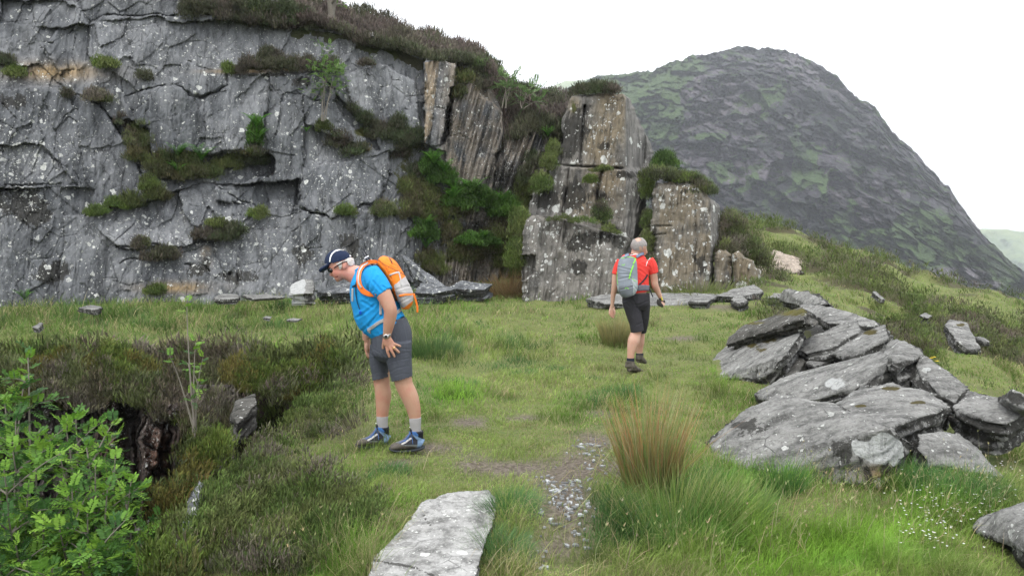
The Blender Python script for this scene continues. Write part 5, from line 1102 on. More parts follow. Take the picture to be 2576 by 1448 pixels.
tussock('rush_tussock', gp(1850, 1290), .45, .34, 650, [(.08, .16, .04)], [(.15, .26, .06), (.26, .32, .10)], 'bright green grass clump in front of the domed boulder', 3, grp=TGr, wd=.004, ln=.25)
tussock('grass_tussock', gp(1965, 1230), .25, .3, 380, [(.05, .13, .03)], [(.10, .20, .05)], 'narrow dark green grass clump beside the domed boulder', 4, grp=TGr, wd=.004, ln=.25)
tussock('rush_tussock', gp(1548, 865), .42, .62, 700, [(.16, .17, .06)], [(.34, .30, .14), (.28, .26, .12)], 'straw coloured rush clump beside the hand of the man in red', 5, grp=TGr, wd=.009, ln=.16)
tussock('rush_tussock', gp(1090, 890), .85, .42, 900, [(.05, .10, .03)], [(.08, .16, .05), (.14, .2, .07)], 'dark green rush clump right behind the man in blue', 6, grp=TGr, wd=.008, ln=.22)
tussock('rush_tussock', gp(1285, 735), 1.5, .75, 900, [(.14, .10, .05)], [(.30, .20, .10), (.36, .26, .14)], 'wide brown dead grass clump at the cliff foot left of the low slab', 7, grp=TGr, wd=.016, ln=.4)
tussock('rush_tussock', gp(1400, 738), 1.2, .55, 600, [(.14, .10, .05)], [(.28, .2, .11), (.34, .26, .14)], 'brown dead grass clump in front of the low grey slab', 8, grp=TGr, wd=.016, ln=.4)
tussock('rush_tussock', gp(1498, 742), .55, .55, 420, [(.13, .08, .045)], [(.27, .16, .09)], 'small reddish brown grass clump left of the man in red', 9, grp=TGr, wd=.014, ln=.3)
tussock('rush_tussock', gp(1760, 738), 2.4, .45, 700, [(.09, .12, .035)], [(.22, .24, .10)], 'green grass clump at the foot of the ochre slab', 10, grp=TGr, wd=.014, ln=.4)
tussock('grass_tussock', gp(1275, 1290), .30, .24, 1100, [(.05, .13, .035)], [(.10, .22, .07)], 'soft bluish green grass clump on the right edge of the flat slab', 11, grp=TGr, wd=.003, ln=.5)
tussock('grass_tussock', gp(1250, 1390), .30, .22, 1000, [(.05, .13, .04)], [(.12, .22, .08)], 'second bluish green grass clump lower on the flat slab edge', 12, grp=TGr, wd=.003, ln=.5)
tussock('grass_tussock', gp(1150, 1000), .5, .16, 700, [(.05, .11, .02)], [(.12, .2, .04)], 'low dark green grass tuft in the middle of the meadow', 13, grp=TGr, wd=.005, ln=.5)
tussock('rush_tussock', gp(905, 1090), .3, .55, 60, [(.2, .22, .1)], [(.4, .42, .2)], 'sparse tall grass stalks in front of the shorts of the man in blue', 14, grp=TGr, wd=.004, ln=.4)

# three yellow flower heads behind the pile
for k, (ex_, ey_, lab) in enumerate([(1498, 618, 'yellow flower head behind the crest of the rock pile, uppermost'), (1482, 624, 'yellow flower head behind the crest of the rock pile, leftmost'), (1516, 641, 'yellow flower head behind the crest of the rock pile, lowest')]):
    tp_ = P(675 + ex_ / 5.791, 250 + ey_ / 5.791, 7.7); g_ = tp_ - [0, 0, .45]; n = 14
    stp = blades(g_[None], np.array([.45]), np.array([.006]), np.zeros(1), np.zeros(1), np.zeros(1), np.array([[.08, .14, .04]]), np.array([[.1, .16, .04]]))
    pe = blades(np.repeat(tp_[None], n, 0), np.full(n, .028), np.full(n, .012), np.arange(n) * 6.28 / n, np.full(n, 1.3), np.zeros(n), np.tile([[.75, .55, .02]], (n, 1)), np.tile([[.8, .62, .03]], (n, 1)))
    o = emit('yellow_flower', [stp, pe], M_leaf); rebase(o, g_); tag(o, lab, 'flower', 'yellow flowers by the rock pile')

BR = [(.085, .18, .035), (.12, .24, .045), (.07, .14, .03), (.05, .10, .025)]
for a, b, w_, h_, lab in [(2190,905,250,110,'broad bright green leafy bush at the head of the gully'),(2340,950,150,90,'darker green leafy bush right of the broad one in the gully'),(1975,1065,120,80,'bright leafy bush low on the left side of the gully'),
    (2225,1110,190,56,'bright strip of leaves in the middle of the gully'),(2005,760,90,80,'bright leaves in the dark notch above the gully, upper bush'),(2060,810,120,80,'bright leaves in the dark notch above the gully, lower bush'),(1190,600,50,130,'narrow green strip of leaves in the crack beside the grey pillar')]:
    r2 = np.random.default_rng(int(a)); nn_ = int(40 + w_ * h_ / 45); B = clump(a, b, w_, h_, nn_, int(a)) ; B = B + unit(CAM - B) * (.22 if a > 1900 else .05)
    o = emit('leafy_bush', [sprigs(B - [0, 0, .08], r2.uniform(.14, .28, len(B)), BR, int(a), 20, wd=.10)], M_leaf); rebase(o, B.mean(0)); tag(o, lab, 'bush', 'bright leafy bushes on the cliff')
# ---------------------------------------------------------------- people
from mathutils.bvhtree import BVHTree
class Fig:
    """a photo-measured frame: crop pixels + distance -> world"""
    def __init__(s, x0, y0, k, D): s.x0, s.y0, s.k, s.D = x0, y0, k, D; s.m = D / F / (4 * k)      # metres per crop pixel
    def __call__(s, x, y, dy=0.0): return P((s.x0 + np.asarray(x, float) / s.k) / 4, (s.y0 + np.asarray(y, float) / s.k) / 4, s.D + np.asarray(dy, float))
    def inv(s, V): px, py = proj(V); return (px * 4 - s.x0) * s.k, (py * 4 - s.y0) * s.k
def sweep(fg, pts, ns=20, sub=5, cap=True):
    """pts: (x, y, dy, r_image_px, r_depth_m) -> closed tapered tube with rounded ends"""
    A = np.array(pts, float); n = len(A); t = np.arange(n); tt = np.linspace(0, n - 1, (n - 1) * sub + 1)
    def cr(c):
        out = []
        for u in tt:
            i = min(int(u), n - 2); f = u - i; p0, p1, p2, p3 = c[max(i - 1, 0)], c[i], c[i + 1], c[min(i + 2, n - 1)]
            out.append(.5 * ((2 * p1) + (-p0 + p2) * f + (2 * p0 - 5 * p1 + 4 * p2 - p3) * f * f + (-p0 + 3 * p1 - 3 * p2 + p3) * f ** 3))
        return np.array(out)
    B = np.stack([cr(A[:, k]) for k in range(5)], -1); C = fg(B[:, 0], B[:, 1], B[:, 2]); ra = B[:, 3] * fg.m; rb = B[:, 4]
    tg = unit(np.gradient(C, axis=0)); ti = unit(tg * [1, 0.0, 1] + 1e-9); a = np.stack([ti[:, 2], 0 * ti[:, 0], -ti[:, 0]], -1); b = unit(np.cross(tg, a)); 
    if cap:
        e = [(.35, .90), (.75, .6), (.95, .25)]
        for sgn, idx in ((-1, 0), (1, -1)):
            R_ = min(ra[idx], rb[idx]) * .8
            for dd, sc_ in e:
                cc = C[idx] if sgn < 0 else C[-1]
                base = C0 if sgn < 0 else C1 
            pass
    an = np.arange(ns) / ns * 2 * math.pi; ca, sa = np.cos(an), np.sin(an)
    V = (C[:, None] + ca[None, :, None] * (a * ra[:, None])[:, None] + sa[None, :, None] * (b * rb[:, None])[:, None]).reshape(-1, 3)
    m = len(C); i = np.arange(m - 1)[:, None] * ns + np.arange(ns)[None]; j = np.arange(m - 1)[:, None] * ns + (np.arange(ns)[None] + 1) % ns
    Q = np.stack([i, j, j + ns, i + ns], -1).reshape(-1, 4)
    V = np.vstack([V, C[0], C[-1]]); c0 = len(V) - 2; c1 = len(V) - 1; k = np.arange(ns); k2 = (k + 1) % ns
    T = np.vstack([np.stack([k2, k, k * 0 + c0], -1), np.stack([(m - 1) * ns + k, (m - 1) * ns + k2, k * 0 + c1], -1)])
    return V, Q, T
def tube(fg, pts, **k): k['cap'] = False; return sweep(fg, pts, **k)
def ell(fg, x, y, dy, a, b, c, rot=0, nu=24, nv=16):
    u = np.arange(nu) / nu * 2 * math.pi; v = np.linspace(0, math.pi, nv)[1:-1]; ro = R(rot)
    U, Vv = np.meshgrid(u, v); lx = np.cos(U) * np.sin(Vv) * a * fg.m; lz = np.cos(Vv) * b * fg.m; ly = np.sin(U) * np.sin(Vv) * c
    c0 = fg(x, y, dy); X = np.stack([lx * math.cos(ro) - lz * math.sin(ro), ly, lx * math.sin(ro) + lz * math.cos(ro)], -1).reshape(-1, 3) + c0
    m = nv - 2; i = np.arange(m - 1)[:, None] * nu + np.arange(nu)[None]; j = np.arange(m - 1)[:, None] * nu + (np.arange(nu)[None] + 1) % nu
    Q = np.stack([i, j, j + nu, i + nu], -1).reshape(-1, 4)
    tp_ = c0 + np.array([-b * fg.m * math.sin(ro), 0, b * fg.m * math.cos(ro)]); bt = 2 * c0 - tp_
    X = np.vstack([X, tp_, bt]); k = np.arange(nu); k2 = (k + 1) % nu
    T = np.vstack([np.stack([k2, k, k * 0 + len(X) - 2], -1), np.stack([(m - 1) * nu + k, (m - 1) * nu + k2, k * 0 + len(X) - 1], -1)])
    return X, Q, T
def fuse(name, shapes, mat, root, vox=.006, smooth=4, cols=None, disp=None, cut=None):
    V = []; Fc = []; o = 0
    for v, q, t in shapes:
        V.append(v); Fc += [tuple(x) for x in (q + o).tolist()] + [tuple(x) for x in (t + o).tolist()]; o += len(v)
    V = np.concatenate(V); me = bpy.data.meshes.new('tmp'); me.from_pydata(V.tolist(), [], Fc)
    bm = bmesh.new(); bm.from_mesh(me)
    bmesh.ops.recalc_face_normals(bm, faces=bm.faces[:]); bm.to_mesh(me); bm.free()
    ob = bpy.data.objects.new('tmp', me); sc.collection.objects.link(ob)
    m = ob.modifiers.new('r', 'REMESH'); m.mode = 'VOXEL'; m.voxel_size = vox
    if smooth: s_ = ob.modifiers.new('s', 'SMOOTH'); s_.iterations = smooth; s_.factor = .5
    m2 = bpy.data.meshes.new_from_object(ob.evaluated_get(bpy.context.evaluated_depsgraph_get())); bpy.data.objects.remove(ob); bpy.data.meshes.remove(me)
    nv = len(m2.vertices); V = np.empty(nv * 3, np.float32); m2.vertices.foreach_get('co', V); V = V.reshape(-1, 3).astype(float)
    if disp is not None:
        N = np.empty(nv * 3, np.float32); m2.vertex_normals.foreach_get('vector', N); N = N.reshape(-1, 3).astype(float)
        V = V + N * disp(V, N)[:, None]; m2.vertices.foreach_set('co', V.astype(np.float32).ravel())
    if cut is not None:
        bm = bmesh.new(); bm.from_mesh(m2); kill = cut(V); bm.verts.ensure_lookup_table()
        bmesh.ops.delete(bm, geom=[bm.verts[i] for i in np.nonzero(kill)[0]], context='VERTS'); bm.to_mesh(m2); bm.free(); V = V[~kill]
        if len(m2.vertices) != len(V):
            V = np.empty(len(m2.vertices) * 3, np.float32); m2.vertices.foreach_get('co', V); V = V.reshape(-1, 3).astype(float)
    if cols is not None:
        c = cols(V); at = m2.color_attributes.new('col', 'FLOAT_COLOR', 'POINT'); c4 = np.ones((len(V), 4), np.float32); c4[:, :3] = c; at.data.foreach_set('color', c4.ravel())
    m2.materials.clear(); m2.materials.append(mat); m2.polygons.foreach_set('use_smooth', np.ones(len(m2.polygons), bool)); m2.name = name
    o = bpy.data.objects.new(name, m2); sc.collection.objects.link(o); under(o, root); return o
def bvh(objs):
    V = []; Pp = []; o = 0
    for ob in objs:
        M = ob.matrix_world if ob.parent is None else Matrix.Identity(4); V += [M @ v.co for v in ob.data.vertices]; Pp += [[i + o for i in p.vertices] for p in ob.data.polygons]; o = len(V)
    return BVHTree.FromPolygons(V, Pp)
def drape(name, fg, path, width, tree, mat, root, off=.006, thick=.004, sub=8, dflt=None, nw=5, col=None):
    """a strap laid on a surface along a path given in crop pixels"""
    A = np.array(path, float); sd = np.r_[0, np.cumsum(np.hypot(*np.diff(A, axis=0).T))]; n = max(4, int(sd[-1] / (float(np.mean(width)) * .6 + 2)) + len(A) * 2)
    n = min(n, 60); s_ = np.linspace(0, sd[-1], n); c = np.stack([np.interp(s_, sd, A[:, 0]), np.interp(s_, sd, A[:, 1])], -1)
    for _ in range(2): c[1:-1] = (c[:-2] + 2 * c[1:-1] + c[2:]) / 4
    t = unit(np.gradient(c, axis=0)); nn_ = np.stack([-t[:, 1], t[:, 0]], -1); G = np.zeros((n, nw, 3)); ok = np.zeros((n, nw), bool); dd = np.zeros((n, nw))
    w = np.broadcast_to(width, n) if np.ndim(width) == 0 else np.interp(s_, sd, width)
    for i in range(n):
        for j in range(nw):
            q = c[i] + nn_[i] * (j / (nw - 1) - .5) * w[i]; X = fg(q[0], q[1]); dr = unit(X - CAM); h_ = tree.ray_cast(Vector(CAM), Vector(dr))
            G[i, j] = q[0], q[1], 0
            if h_[0] is not None and h_[3] < fg.D + 1.5: dd[i, j] = h_[0][1] - fg.D; ok[i, j] = True
    if not ok.any(): return None
    mid = np.median(dd[ok]); 
    dd = np.where(ok, dd, np.nan)
    for i in range(n):
        if ok[i].any(): dd[i] = np.where(np.isnan(dd[i]), np.nanmin(dd[i]), dd[i])
    row = np.array([np.nanmin(r_) if not np.all(np.isnan(r_)) else np.nan for r_ in dd]); good = ~np.isnan(row); fill = np.interp(np.arange(n), np.nonzero(good)[0], row[good])
    for i in range(n):
        if not good[i]: dd[i] = fill[i]
    for _ in range(2):
        dd[1:-1] = (dd[:-2] + 2 * dd[1:-1] + dd[2:]) / 4
    Fv = fg(G[..., 0], G[..., 1], dd - off - thick); Bv = fg(G[..., 0], G[..., 1], dd + .004); nb = n * nw; V = np.concatenate([Fv.reshape(-1, 3), Bv.reshape(-1, 3)])
    q1 = gridfaces(n, nw, True); idx = np.arange(nb).reshape(n, nw); loop = np.concatenate([idx[0], idx[1:, -1], idx[-1, ::-1][1:], idx[::-1, 0][1:-1]]); nx = np.roll(loop, -1)
    o = mesh_np(name, V, [q1, gridfaces(n, nw) + nb, np.stack([loop, nx, nx + nb, loop + nb], -1)], mat, smooth=True); under(o, root); return o
def polys(x, y, L, base):
    c = np.tile(np.array(base, float), (len(x), 1))
    for pl, cc in L: c[inside(pl, x, y)] = cc
    return c
def skin_mat(name, c, red):
    s = NT(name); n = s.noise(9, None, 5, .6); n2 = s.noise(60, None, 3, .6)
    col = s.mix(s.ss(n, .35, .68), c, red); col = s.mix(s.math('MULTIPLY', n2, .35), col, tuple(x * .72 for x in c))
    s.b.inputs['Subsurface Weight'].default_value = .12; s.b.inputs['Subsurface Radius'].default_value = (.02, .008, .004); s.b.inputs['Subsurface Scale'].default_value = .3
    s.bump(n2, .3, .001); s.b.inputs['Specular IOR Level'].default_value = .35; return s.out(col, .55)
def cloth(name, c, weave=700, rough=.85, var=.1): 
    s = NT(name); n = s.noise(6, None, 5, .6); w_ = s.noise(weave, None, 2, .5); col = s.mix(n, tuple(x * (1 - var) for x in c), tuple(min(1, x * (1 + var)) for x in c))
    col = s.mix(s.math('MULTIPLY', w_, .25), col, tuple(x * .7 for x in c)); s.bump(s.math('ADD', s.math('MULTIPLY', n, 2.0), w_), .5, .004); return s.out(col, rough)
def folds(fg, L, amp):
    """creases: list of (polyline in crop px, width px)"""
    def f(V, N):
        x, y = fg.inv(V); d = np.zeros(len(V))
        for pl, w_ in L: dd = pdist(pl, x, y, False); d += -np.exp(-(dd / w_) ** 2) + .6 * np.exp(-((dd - 1.8 * w_) / w_) ** 2)
        return amp * d + amp * .6 * fbm(V * [1, 1, 1.0], 9, 3, 4)
    return f
M_skin = skin_mat('tanned_skin', (.43, .255, .175), (.42, .20, .14)); M_face = skin_mat('pink_face_skin', (.56, .30, .235), (.56, .22, .17)); M_skin2 = skin_mat('pale_skin', (.52, .33, .25), (.50, .26, .19))
M_blue = cloth('bright_blue_jersey', (.012, .27, .62)); M_short = cloth('slate_grey_nylon', (.062, .068, .085), 500, .7); M_sock = cloth('grey_knitted_wool', (.33, .32, .32), 300, .95)
M_boot = vcol_mat('boot_leather_and_fabric', .7); M_sole = plain('dark_rubber', (.03, .035, .04), .8, .3, 60); M_lace = plain('blue_lace', (.06, .14, .34), .6); M_or = plain('orange_nylon', (.78, .18, .02), .6, .12, 12, .003)
M_gr = plain('light_grey_webbing', (.42, .41, .40), .7, .1, 60); M_blk = plain('black_plastic', (.012, .012, .014), .45, .2, 50, 0, .4); M_navy = cloth('navy_cap_cotton', (.012, .022, .055), 600); M_white = plain('white_trim', (.75, .76, .76), .7)
M_hair = plain('white_hair', (.55, .53, .50), .8, .25, 120, .004); M_metal = plain('brushed_steel', (.5, .5, .5), .3, .1, 100, 0, .5, .9); M_gold = plain('gold_ring', (.8, .55, .2), .3, .05, 50, 0, .5, .9); M_glass = plain('dark_lens', (.006, .006, .008), .15, .1, 30, 0, .6)
M_pack = vcol_mat('rucksack_panels', .62); M_foam = plain('dark_mesh_foam', (.03, .032, .04), .9, .3, 200, .002); M_red = cloth('red_running_shirt', (.72, .055, .045)); M_char = cloth('charcoal_shorts', (.028, .027, .032), 500, .8)
M_lip = plain('mouth', (.12, .03, .03), .6)
# ================= the man in blue
A1 = Fig(1200, 950, 1.608, 5.86); H1 = Fig(1240, 970, 4.388, 5.86); K1 = Fig(1400, 1620, 7.241, 5.86); W1 = Fig(1300, 1250, 4.67, 5.86)
foot1 = A1(690, 1350, 0); foot1[2] = hz(foot1[0], foot1[1])
man = empty('person', foot1, 'man in a bright blue shirt, navy cap and grey shorts leaning towards the pit', 'person')
body = [tube(A1, [(330,215,0,50,.062),(360,225,0,58,.068),(400,250,0,62,.085),(440,300,0,100,.15),(470,400,0,115,.16),(520,500,0,125,.16),(575,590,0,95,.14),(588,680,0,100,.14)])]
# head
body += [ell(H1, 535, 340, 0, 228, 200, .078, 5), ell(H1, 520, 470, 0, 165, 150, .066, -20), ell(H1, 500, 575, 0, 80, 70, .045, -25), ell(H1, 492, 622, 0, 42, 36, .028),
         ell(H1, 372, 535, 0, 36, 26, .017, -30), ell(H1, 395, 490, 0, 26, 48, .014, -35), ell(H1, 405, 395, 0, 50, 60, .055), ell(H1, 440, 560, 0, 46, 30, .026, -30), ell(H1, 462, 598, 0, 34, 16, .022, -30),
         ell(H1, 425, 500, -.038, 40, 34, .018), ell(H1, 425, 500, .038, 40, 34, .018),
         tube(H1, [(560,470,0,140,.06),(700,500,0,145,.062),(850,600,0,150,.066),(950,700,0,160,.09)]),
         ell(H1, 607, 372, -.076, 34, 74, .012, -8), ell(H1, 607, 372, .076, 34, 74, .012, -8)]
# arms
body += [tube(A1, [(470,225,-.14,55,.06),(500,285,-.20,54,.056),(535,345,-.235,50,.052),(572,425,-.26,42,.046),(582,470,-.262,41,.044),(572,540,-.25,36,.038),(562,600,-.235,27,.028),(560,622,-.232,26,.026)]),
         tube(A1, [(430,240,.14,50,.06),(420,330,.22,46,.05),(432,440,.25,40,.042),(430,560,.25,34,.036),(425,650,.245,24,.026)])]
# near hand: palm, four fingers, thumb
def w(x, y, dy, r): return (x, y, dy, r, r * W1.m * .95)
body += [tube(W1, [(1150,400,-.232,70,.022),(1160,460,-.232,82,.02),(1190,530,-.232,95,.018),(1215,580,-.23,88,.015)]),
         tube(W1, [w(1150,560,-.228,30), w(1165,680,-.232,28), w(1185,740,-.228,26), w(1207,800,-.222,22)]),
         tube(W1, [w(1195,570,-.234,30), w(1240,670,-.24,28), w(1275,735,-.236,26), w(1303,798,-.228,22)]),
         tube(W1, [w(1230,560,-.234,30), w(1295,625,-.24,28), w(1345,672,-.236,26), w(1388,715,-.228,22)]),
         tube(W1, [w(1245,530,-.23,28), w(1310,555,-.236,25), w(1370,578,-.232,23), w(1420,597,-.226,20)]),
         tube(W1, [w(1110,480,-.225,34), w(1090,550,-.215,28), w(1084,600,-.208,26), w(1082,640,-.204,22)])]
# far hand, hanging with curled fingers
body += [tube(W1, [(790,480,.245,58,.024),(790,560,.245,62,.022),(795,650,.24,62,.02),(805,700,.238,54,.016)]),
         tube(W1, [w(775,680,.228,24), w(780,745,.22,23), w(805,800,.222,21)]), tube(W1, [w(790,690,.238,24), w(800,765,.232,23), w(818,825,.232,20)]),
         tube(W1, [w(812,690,.25,23), w(818,760,.246,22), w(826,812,.24,19)]), tube(W1, [w(825,680,.26,21), w(832,740,.256,20), w(834,785,.25,17)]),
         tube(W1, [w(770,560,.22,28), w(772,630,.205,25), w(790,690,.205,21)])]
# legs
body += [tube(A1, [(615,680,-.075,62,.075),(640,790,-.095,60,.080),(662,900,-.10,58,.070),(672,940,-.10,56,.068),(705,1010,-.10,55,.066),(728,1080,-.10,47,.056),(740,1150,-.10,37,.044),(748,1240,-.10,27,.032)]),
         tube(A1, [(545,690,.075,50,.075),(525,790,.095,54,.080),(524,890,.10,55,.068),(528,940,.10,52,.066),(535,1000,.10,53,.064),(532,1080,.10,45,.054),(528,1150,.10,37,.044),(532,1230,.10,27,.032)])]
man_body = fuse('body', body, M_skin, man, .0048, 3)
# the face is pinker than the limbs
me_ = man_body.data; me_.materials.append(M_face)
cen = np.empty(len(me_.polygons) * 3, np.float32); me_.polygons.foreach_get('center', cen); xx, yy = H1.inv(cen.reshape(-1, 3).astype(float)); me_.polygons.foreach_set('material_index', ((yy < 760) & (xx < 1000) & (yy + xx * .2 < 900)).astype(np.int32))
shirt_f = folds(A1, [([(540,470),(470,520),(400,590)], 9), ([(560,430),(500,480),(450,540)], 7), ([(600,560),(560,600),(520,625)], 8), ([(640,470),(600,540)], 8), ([(480,200),(440,300),(430,380)], 7), ([(500,240),(470,330)], 7), ([(400,400),(470,440)], 8), ([(590,330),(630,440)], 8), ([(600,470),(520,500),(440,560)], 7), ([(480,420),(420,470),(370,500)], 8), ([(530,300),(560,320)], 6), ([(470,270),(520,330)], 7), ([(660,500),(600,530),(560,580)], 7)], .0045)
shirt = fuse('shirt', [tube(A1, [(388,178,0,50,.075),(400,198,0,62,.088),(425,248,0,104,.19),(455,335,0,137,.2),(482,410,0,148,.195),(505,480,0,152,.195),(545,535,0,137,.19),(583,575,0,121,.182)]),
                       tube(A1, [(455,215,-.13,62,.07),(490,270,-.19,68,.075),(518,312,-.215,64,.07),(542,345,-.225,60,.066)], sub=6),
                       tube(A1, [(430,240,.13,62,.07),(415,300,.2,60,.07),(415,340,.235,56,.064)]),
                       ell(A1, 450, 500, 0, 92, 105, .165, 25)], M_blue, man, .006, 3, disp=shirt_f)
shorts_f = folds(W1, [([(980,680),(1060,760),(1110,830)], 14), ([(820,830),(950,810),(1090,830)], 12), ([(1110,930),(1250,890),(1400,850),(1560,820)], 12), ([(1300,700),(1450,640),(1590,650)], 14), ([(1350,760),(1480,720),(1600,700)], 14), ([(1180,1100),(1350,1000),(1560,960)], 16),
                      ([(1240,300),(1330,420),(1320,520)], 12), ([(900,640),(980,700)], 12), ([(1000,900),(900,960)], 14), ([(1300,1150),(1450,1100),(1600,1110)], 12), ([(870,1120),(1000,1080),(1150,1100)], 12), ([(1110,900),(1150,1050),(1220,1200)], 12), ([(1500,250),(1540,450),(1550,650)], 12)], .0017)
def cut_sh(V):
    x, y = A1.inv(V); near = V[:, 1] < 5.86; l1 = np.interp(x, [595, 650, 720], [916, 905, 882]); l2 = np.interp(x, [460, 520, 580], [911, 900, 883]); return np.where(near, y > l1, y > l2)
shorts = fuse('shorts', [tube(A1, [(575,515,0,106,.160),(588,600,0,130,.185),(590,680,0,130,.19),(585,740,0,124,.18),(580,780,0,90,.12)]),
                         tube(A1, [(630,660,-.09,86,.11),(636,760,-.095,82,.108),(650,850,-.1,72,.1),(660,940,-.1,64,.093)]),
                         tube(A1, [(520,680,.09,70,.11),(512,780,.095,66,.105),(518,860,.1,58,.096),(522,940,.1,53,.09)])], M_short, man, .006, 3, disp=shorts_f, cut=cut_sh)
for nm_, y0, x0, dy in (('sock', 1143, 741, -.1), ('sock', 1133, 529, .1)):
    o = fuse(nm_, [tube(A1, [(x0, y0 - 1, dy, 39, .047), (x0, y0 + 30, dy, 38, .046), (x0 + 4, y0 + 70, dy, 33, .04), (x0 + 4, y0 + 100, dy, 30, .036)], sub=3)], M_sock, man, .004, 1)
def boot(sx, sy, dy, lab):
    k = lambda L: [(a + sx, b + sy, dy, c, d) for a, b, c, d in L]
    br, gb, lb, bk, mb = (.085, .075, .065), (.13, .14, .14), (.15, .23, .35), (.012, .013, .018), (.045, .12, .30)
    def cl(V):
        x, y = K1.inv(V); x = x - sx; y = y - sy
        c = polys(x, y, [([(1850,640),(2120,640),(2300,1250),(1980,1180),(1920,960),(1840,860)], lb), ([(1950,1130),(2240,1060),(2300,1300),(1950,1280)], (.12,.18,.28)), ([(1830,840),(1960,960),(1950,1100),(1840,1090),(1600,1100),(1520,1080),(1760,900)], (.028,.028,.034)),
                         ([(1400,1040),(1750,740),(1830,850),(1500,1110)], (.10,.10,.12)), ([(1040,1050),(1300,1020),(1480,1080),(1560,1130),(1900,1150),(1900,1250),(1040,1260)], br), ([(1680,540),(2120,540),(2140,940),(1990,880),(1900,760),(1760,780)], bk), ([(1790,700),(1880,690),(1990,830),(1940,860),(1800,800)], mb)], gb)
        return c * (1 + .25 * fbm(V, 60, 3, 5))[:, None]
    b = fuse('boot', [tube(K1, k([(1195,1180,84,.040),(1320,1145,108,.048),(1500,1100,132,.049),(1680,1050,165,.047),(1850,1015,190,.045),(2010,1035,180,.043),(2100,1080,130,.040)]), ns=24), tube(K1, k([(1945,1030,190,.043),(1952,880,172,.048),(1958,770,164,.056),(1962,690,158,.058)])),
                      tube(K1, k([(1560,1010,70,.03),(1720,850,80,.032),(1790,720,70,.034),(1770,620,44,.028)]))], M_boot, man, .0042, 3, cols=cl)
    fuse('sole', [tube(K1, k([(1150,1175,40,.036),(1230,1225,48,.048),(1450,1260,40,.05),(1700,1255,40,.044),(1900,1230,44,.04),(2050,1190,56,.042),(2150,1150,50,.036)]), ns=20)], M_sole, b, .004, 2)
    t_ = bvh([b])
    drape('eyelet_strip', K1, [(a + sx, c + sy) for a, c in [(1490,1085),(1600,1030),(1700,950),(1780,900)]], 52, t_, M_gr, b, .001, .003)
    for L in ([(1440,1040),(1600,960),(1740,760)], [(1700,700),(1800,900),(1822,1080)], [(1540,1000),(1700,900),(1730,740)], [(1650,700),(1500,850),(1440,960)], [(1760,740),(1690,860),(1610,930)], [(1620,1010),(1560,960)], [(1700,950),(1640,890)]):
        drape('lace', K1, [(a + sx, c + sy) for a, c in L], 15, t_, M_lace, b, .004, .003, nw=3)
    drape('tongue_trim', K1, [(a + sx, c + sy) for a, c in [(1715,585),(1800,590),(1890,640)]], 18, t_, M_white, b, .001, .003, nw=3)
    drape('collar_trim', K1, [(a + sx, c + sy) for a, c in [(1835,685),(1950,662),(2070,690)]], 14, t_, M_white, b, .001, .003, nw=3)
    return b
boot(0, -6, -.1, ''); boot(-985, -118, .1, '')
# cap, glasses, hair
def cut_cap(V): x, y = H1.inv(V); return y > np.interp(x, [230, 420, 720, 760], [345, 330, 238, 225])
cap = fuse('cap', [ell(H1, 495, 300, 0, 238, 215, .088, 12, 32, 24)], M_navy, man, .004, 2, disp=lambda V, N: .0012 * vn(V, 40, 3), cut=cut_cap)
brim = fuse('peak', [ell(H1, 300, 390, 0, 165, 36, .082, 38, 32, 16), ell(H1, 250, 410, 0, 105, 30, .072, 32, 32, 16)], M_navy, cap, .004, 2)
tc_ = bvh([cap]); drape('stripe', H1, [(345,312),(355,230),(385,165),(440,115),(520,92),(600,100)], 22, tc_, M_white, cap, .001, .002)
fuse('strap_patch', [ell(H1, 704, 204, 0, 20, 16, .02, -30)], M_white, cap, .003, 1)
def hair_cut(V):
    x, y = H1.inv(V); w_ = 12 * vn(V, 60, 4); return ~inside([(425,345),(560,290),(700,225),(790,240),(830,320),(800,380),(720,390),(660,350),(650,300),(580,305),(560,360),(548,430),(515,440),(495,360),(440,348)], x + w_, y + w_)
hair1 = fuse('hair', [ell(H1, 545, 338, 0, 233, 205, .082, 6, 36, 24)], M_hair, man, .004, 1, disp=lambda V, N: .004 * vn(V * [1, 1, 1], 70, 3), cut=hair_cut)
tb = bvh([man_body])
gl = fuse('sunglasses', [ell(H1, 372, 452, -.036, 58, 46, .026, -25), ell(H1, 362, 455, .036, 58, 46, .026, -25), ell(H1, 350, 440, 0, 20, 16, .03)], M_glass, man, .003, 1)
drape('temple', H1, [(420,415),(500,360),(570,315),(650,300)], 16, bvh([man_body, hair1]), M_blk, gl, .004, .003, nw=3)
drape('mouth', H1, [(440,578),(470,572),(490,560)], 14, tb, M_lip, man, .0005, .001, nw=3)
# watch and ring
tw = bvh([man_body])
wt = fuse('watch', [ell(W1, 1140, 412, -.262, 46, 46, .010)], M_metal, man, .0025, 1); fuse('dial', [ell(W1, 1138, 410, -.271, 30, 30, .004)], M_blk, wt, .002, 1)
drape('bracelet', W1, [(1082,410),(1140,415),(1190,400),(1232,382)], 50, tw, M_metal, wt, .001, .004)
drape('ring', W1, [(1262,640),(1305,608)], 18, tw, M_gold, man, .0005, .002, nw=3)
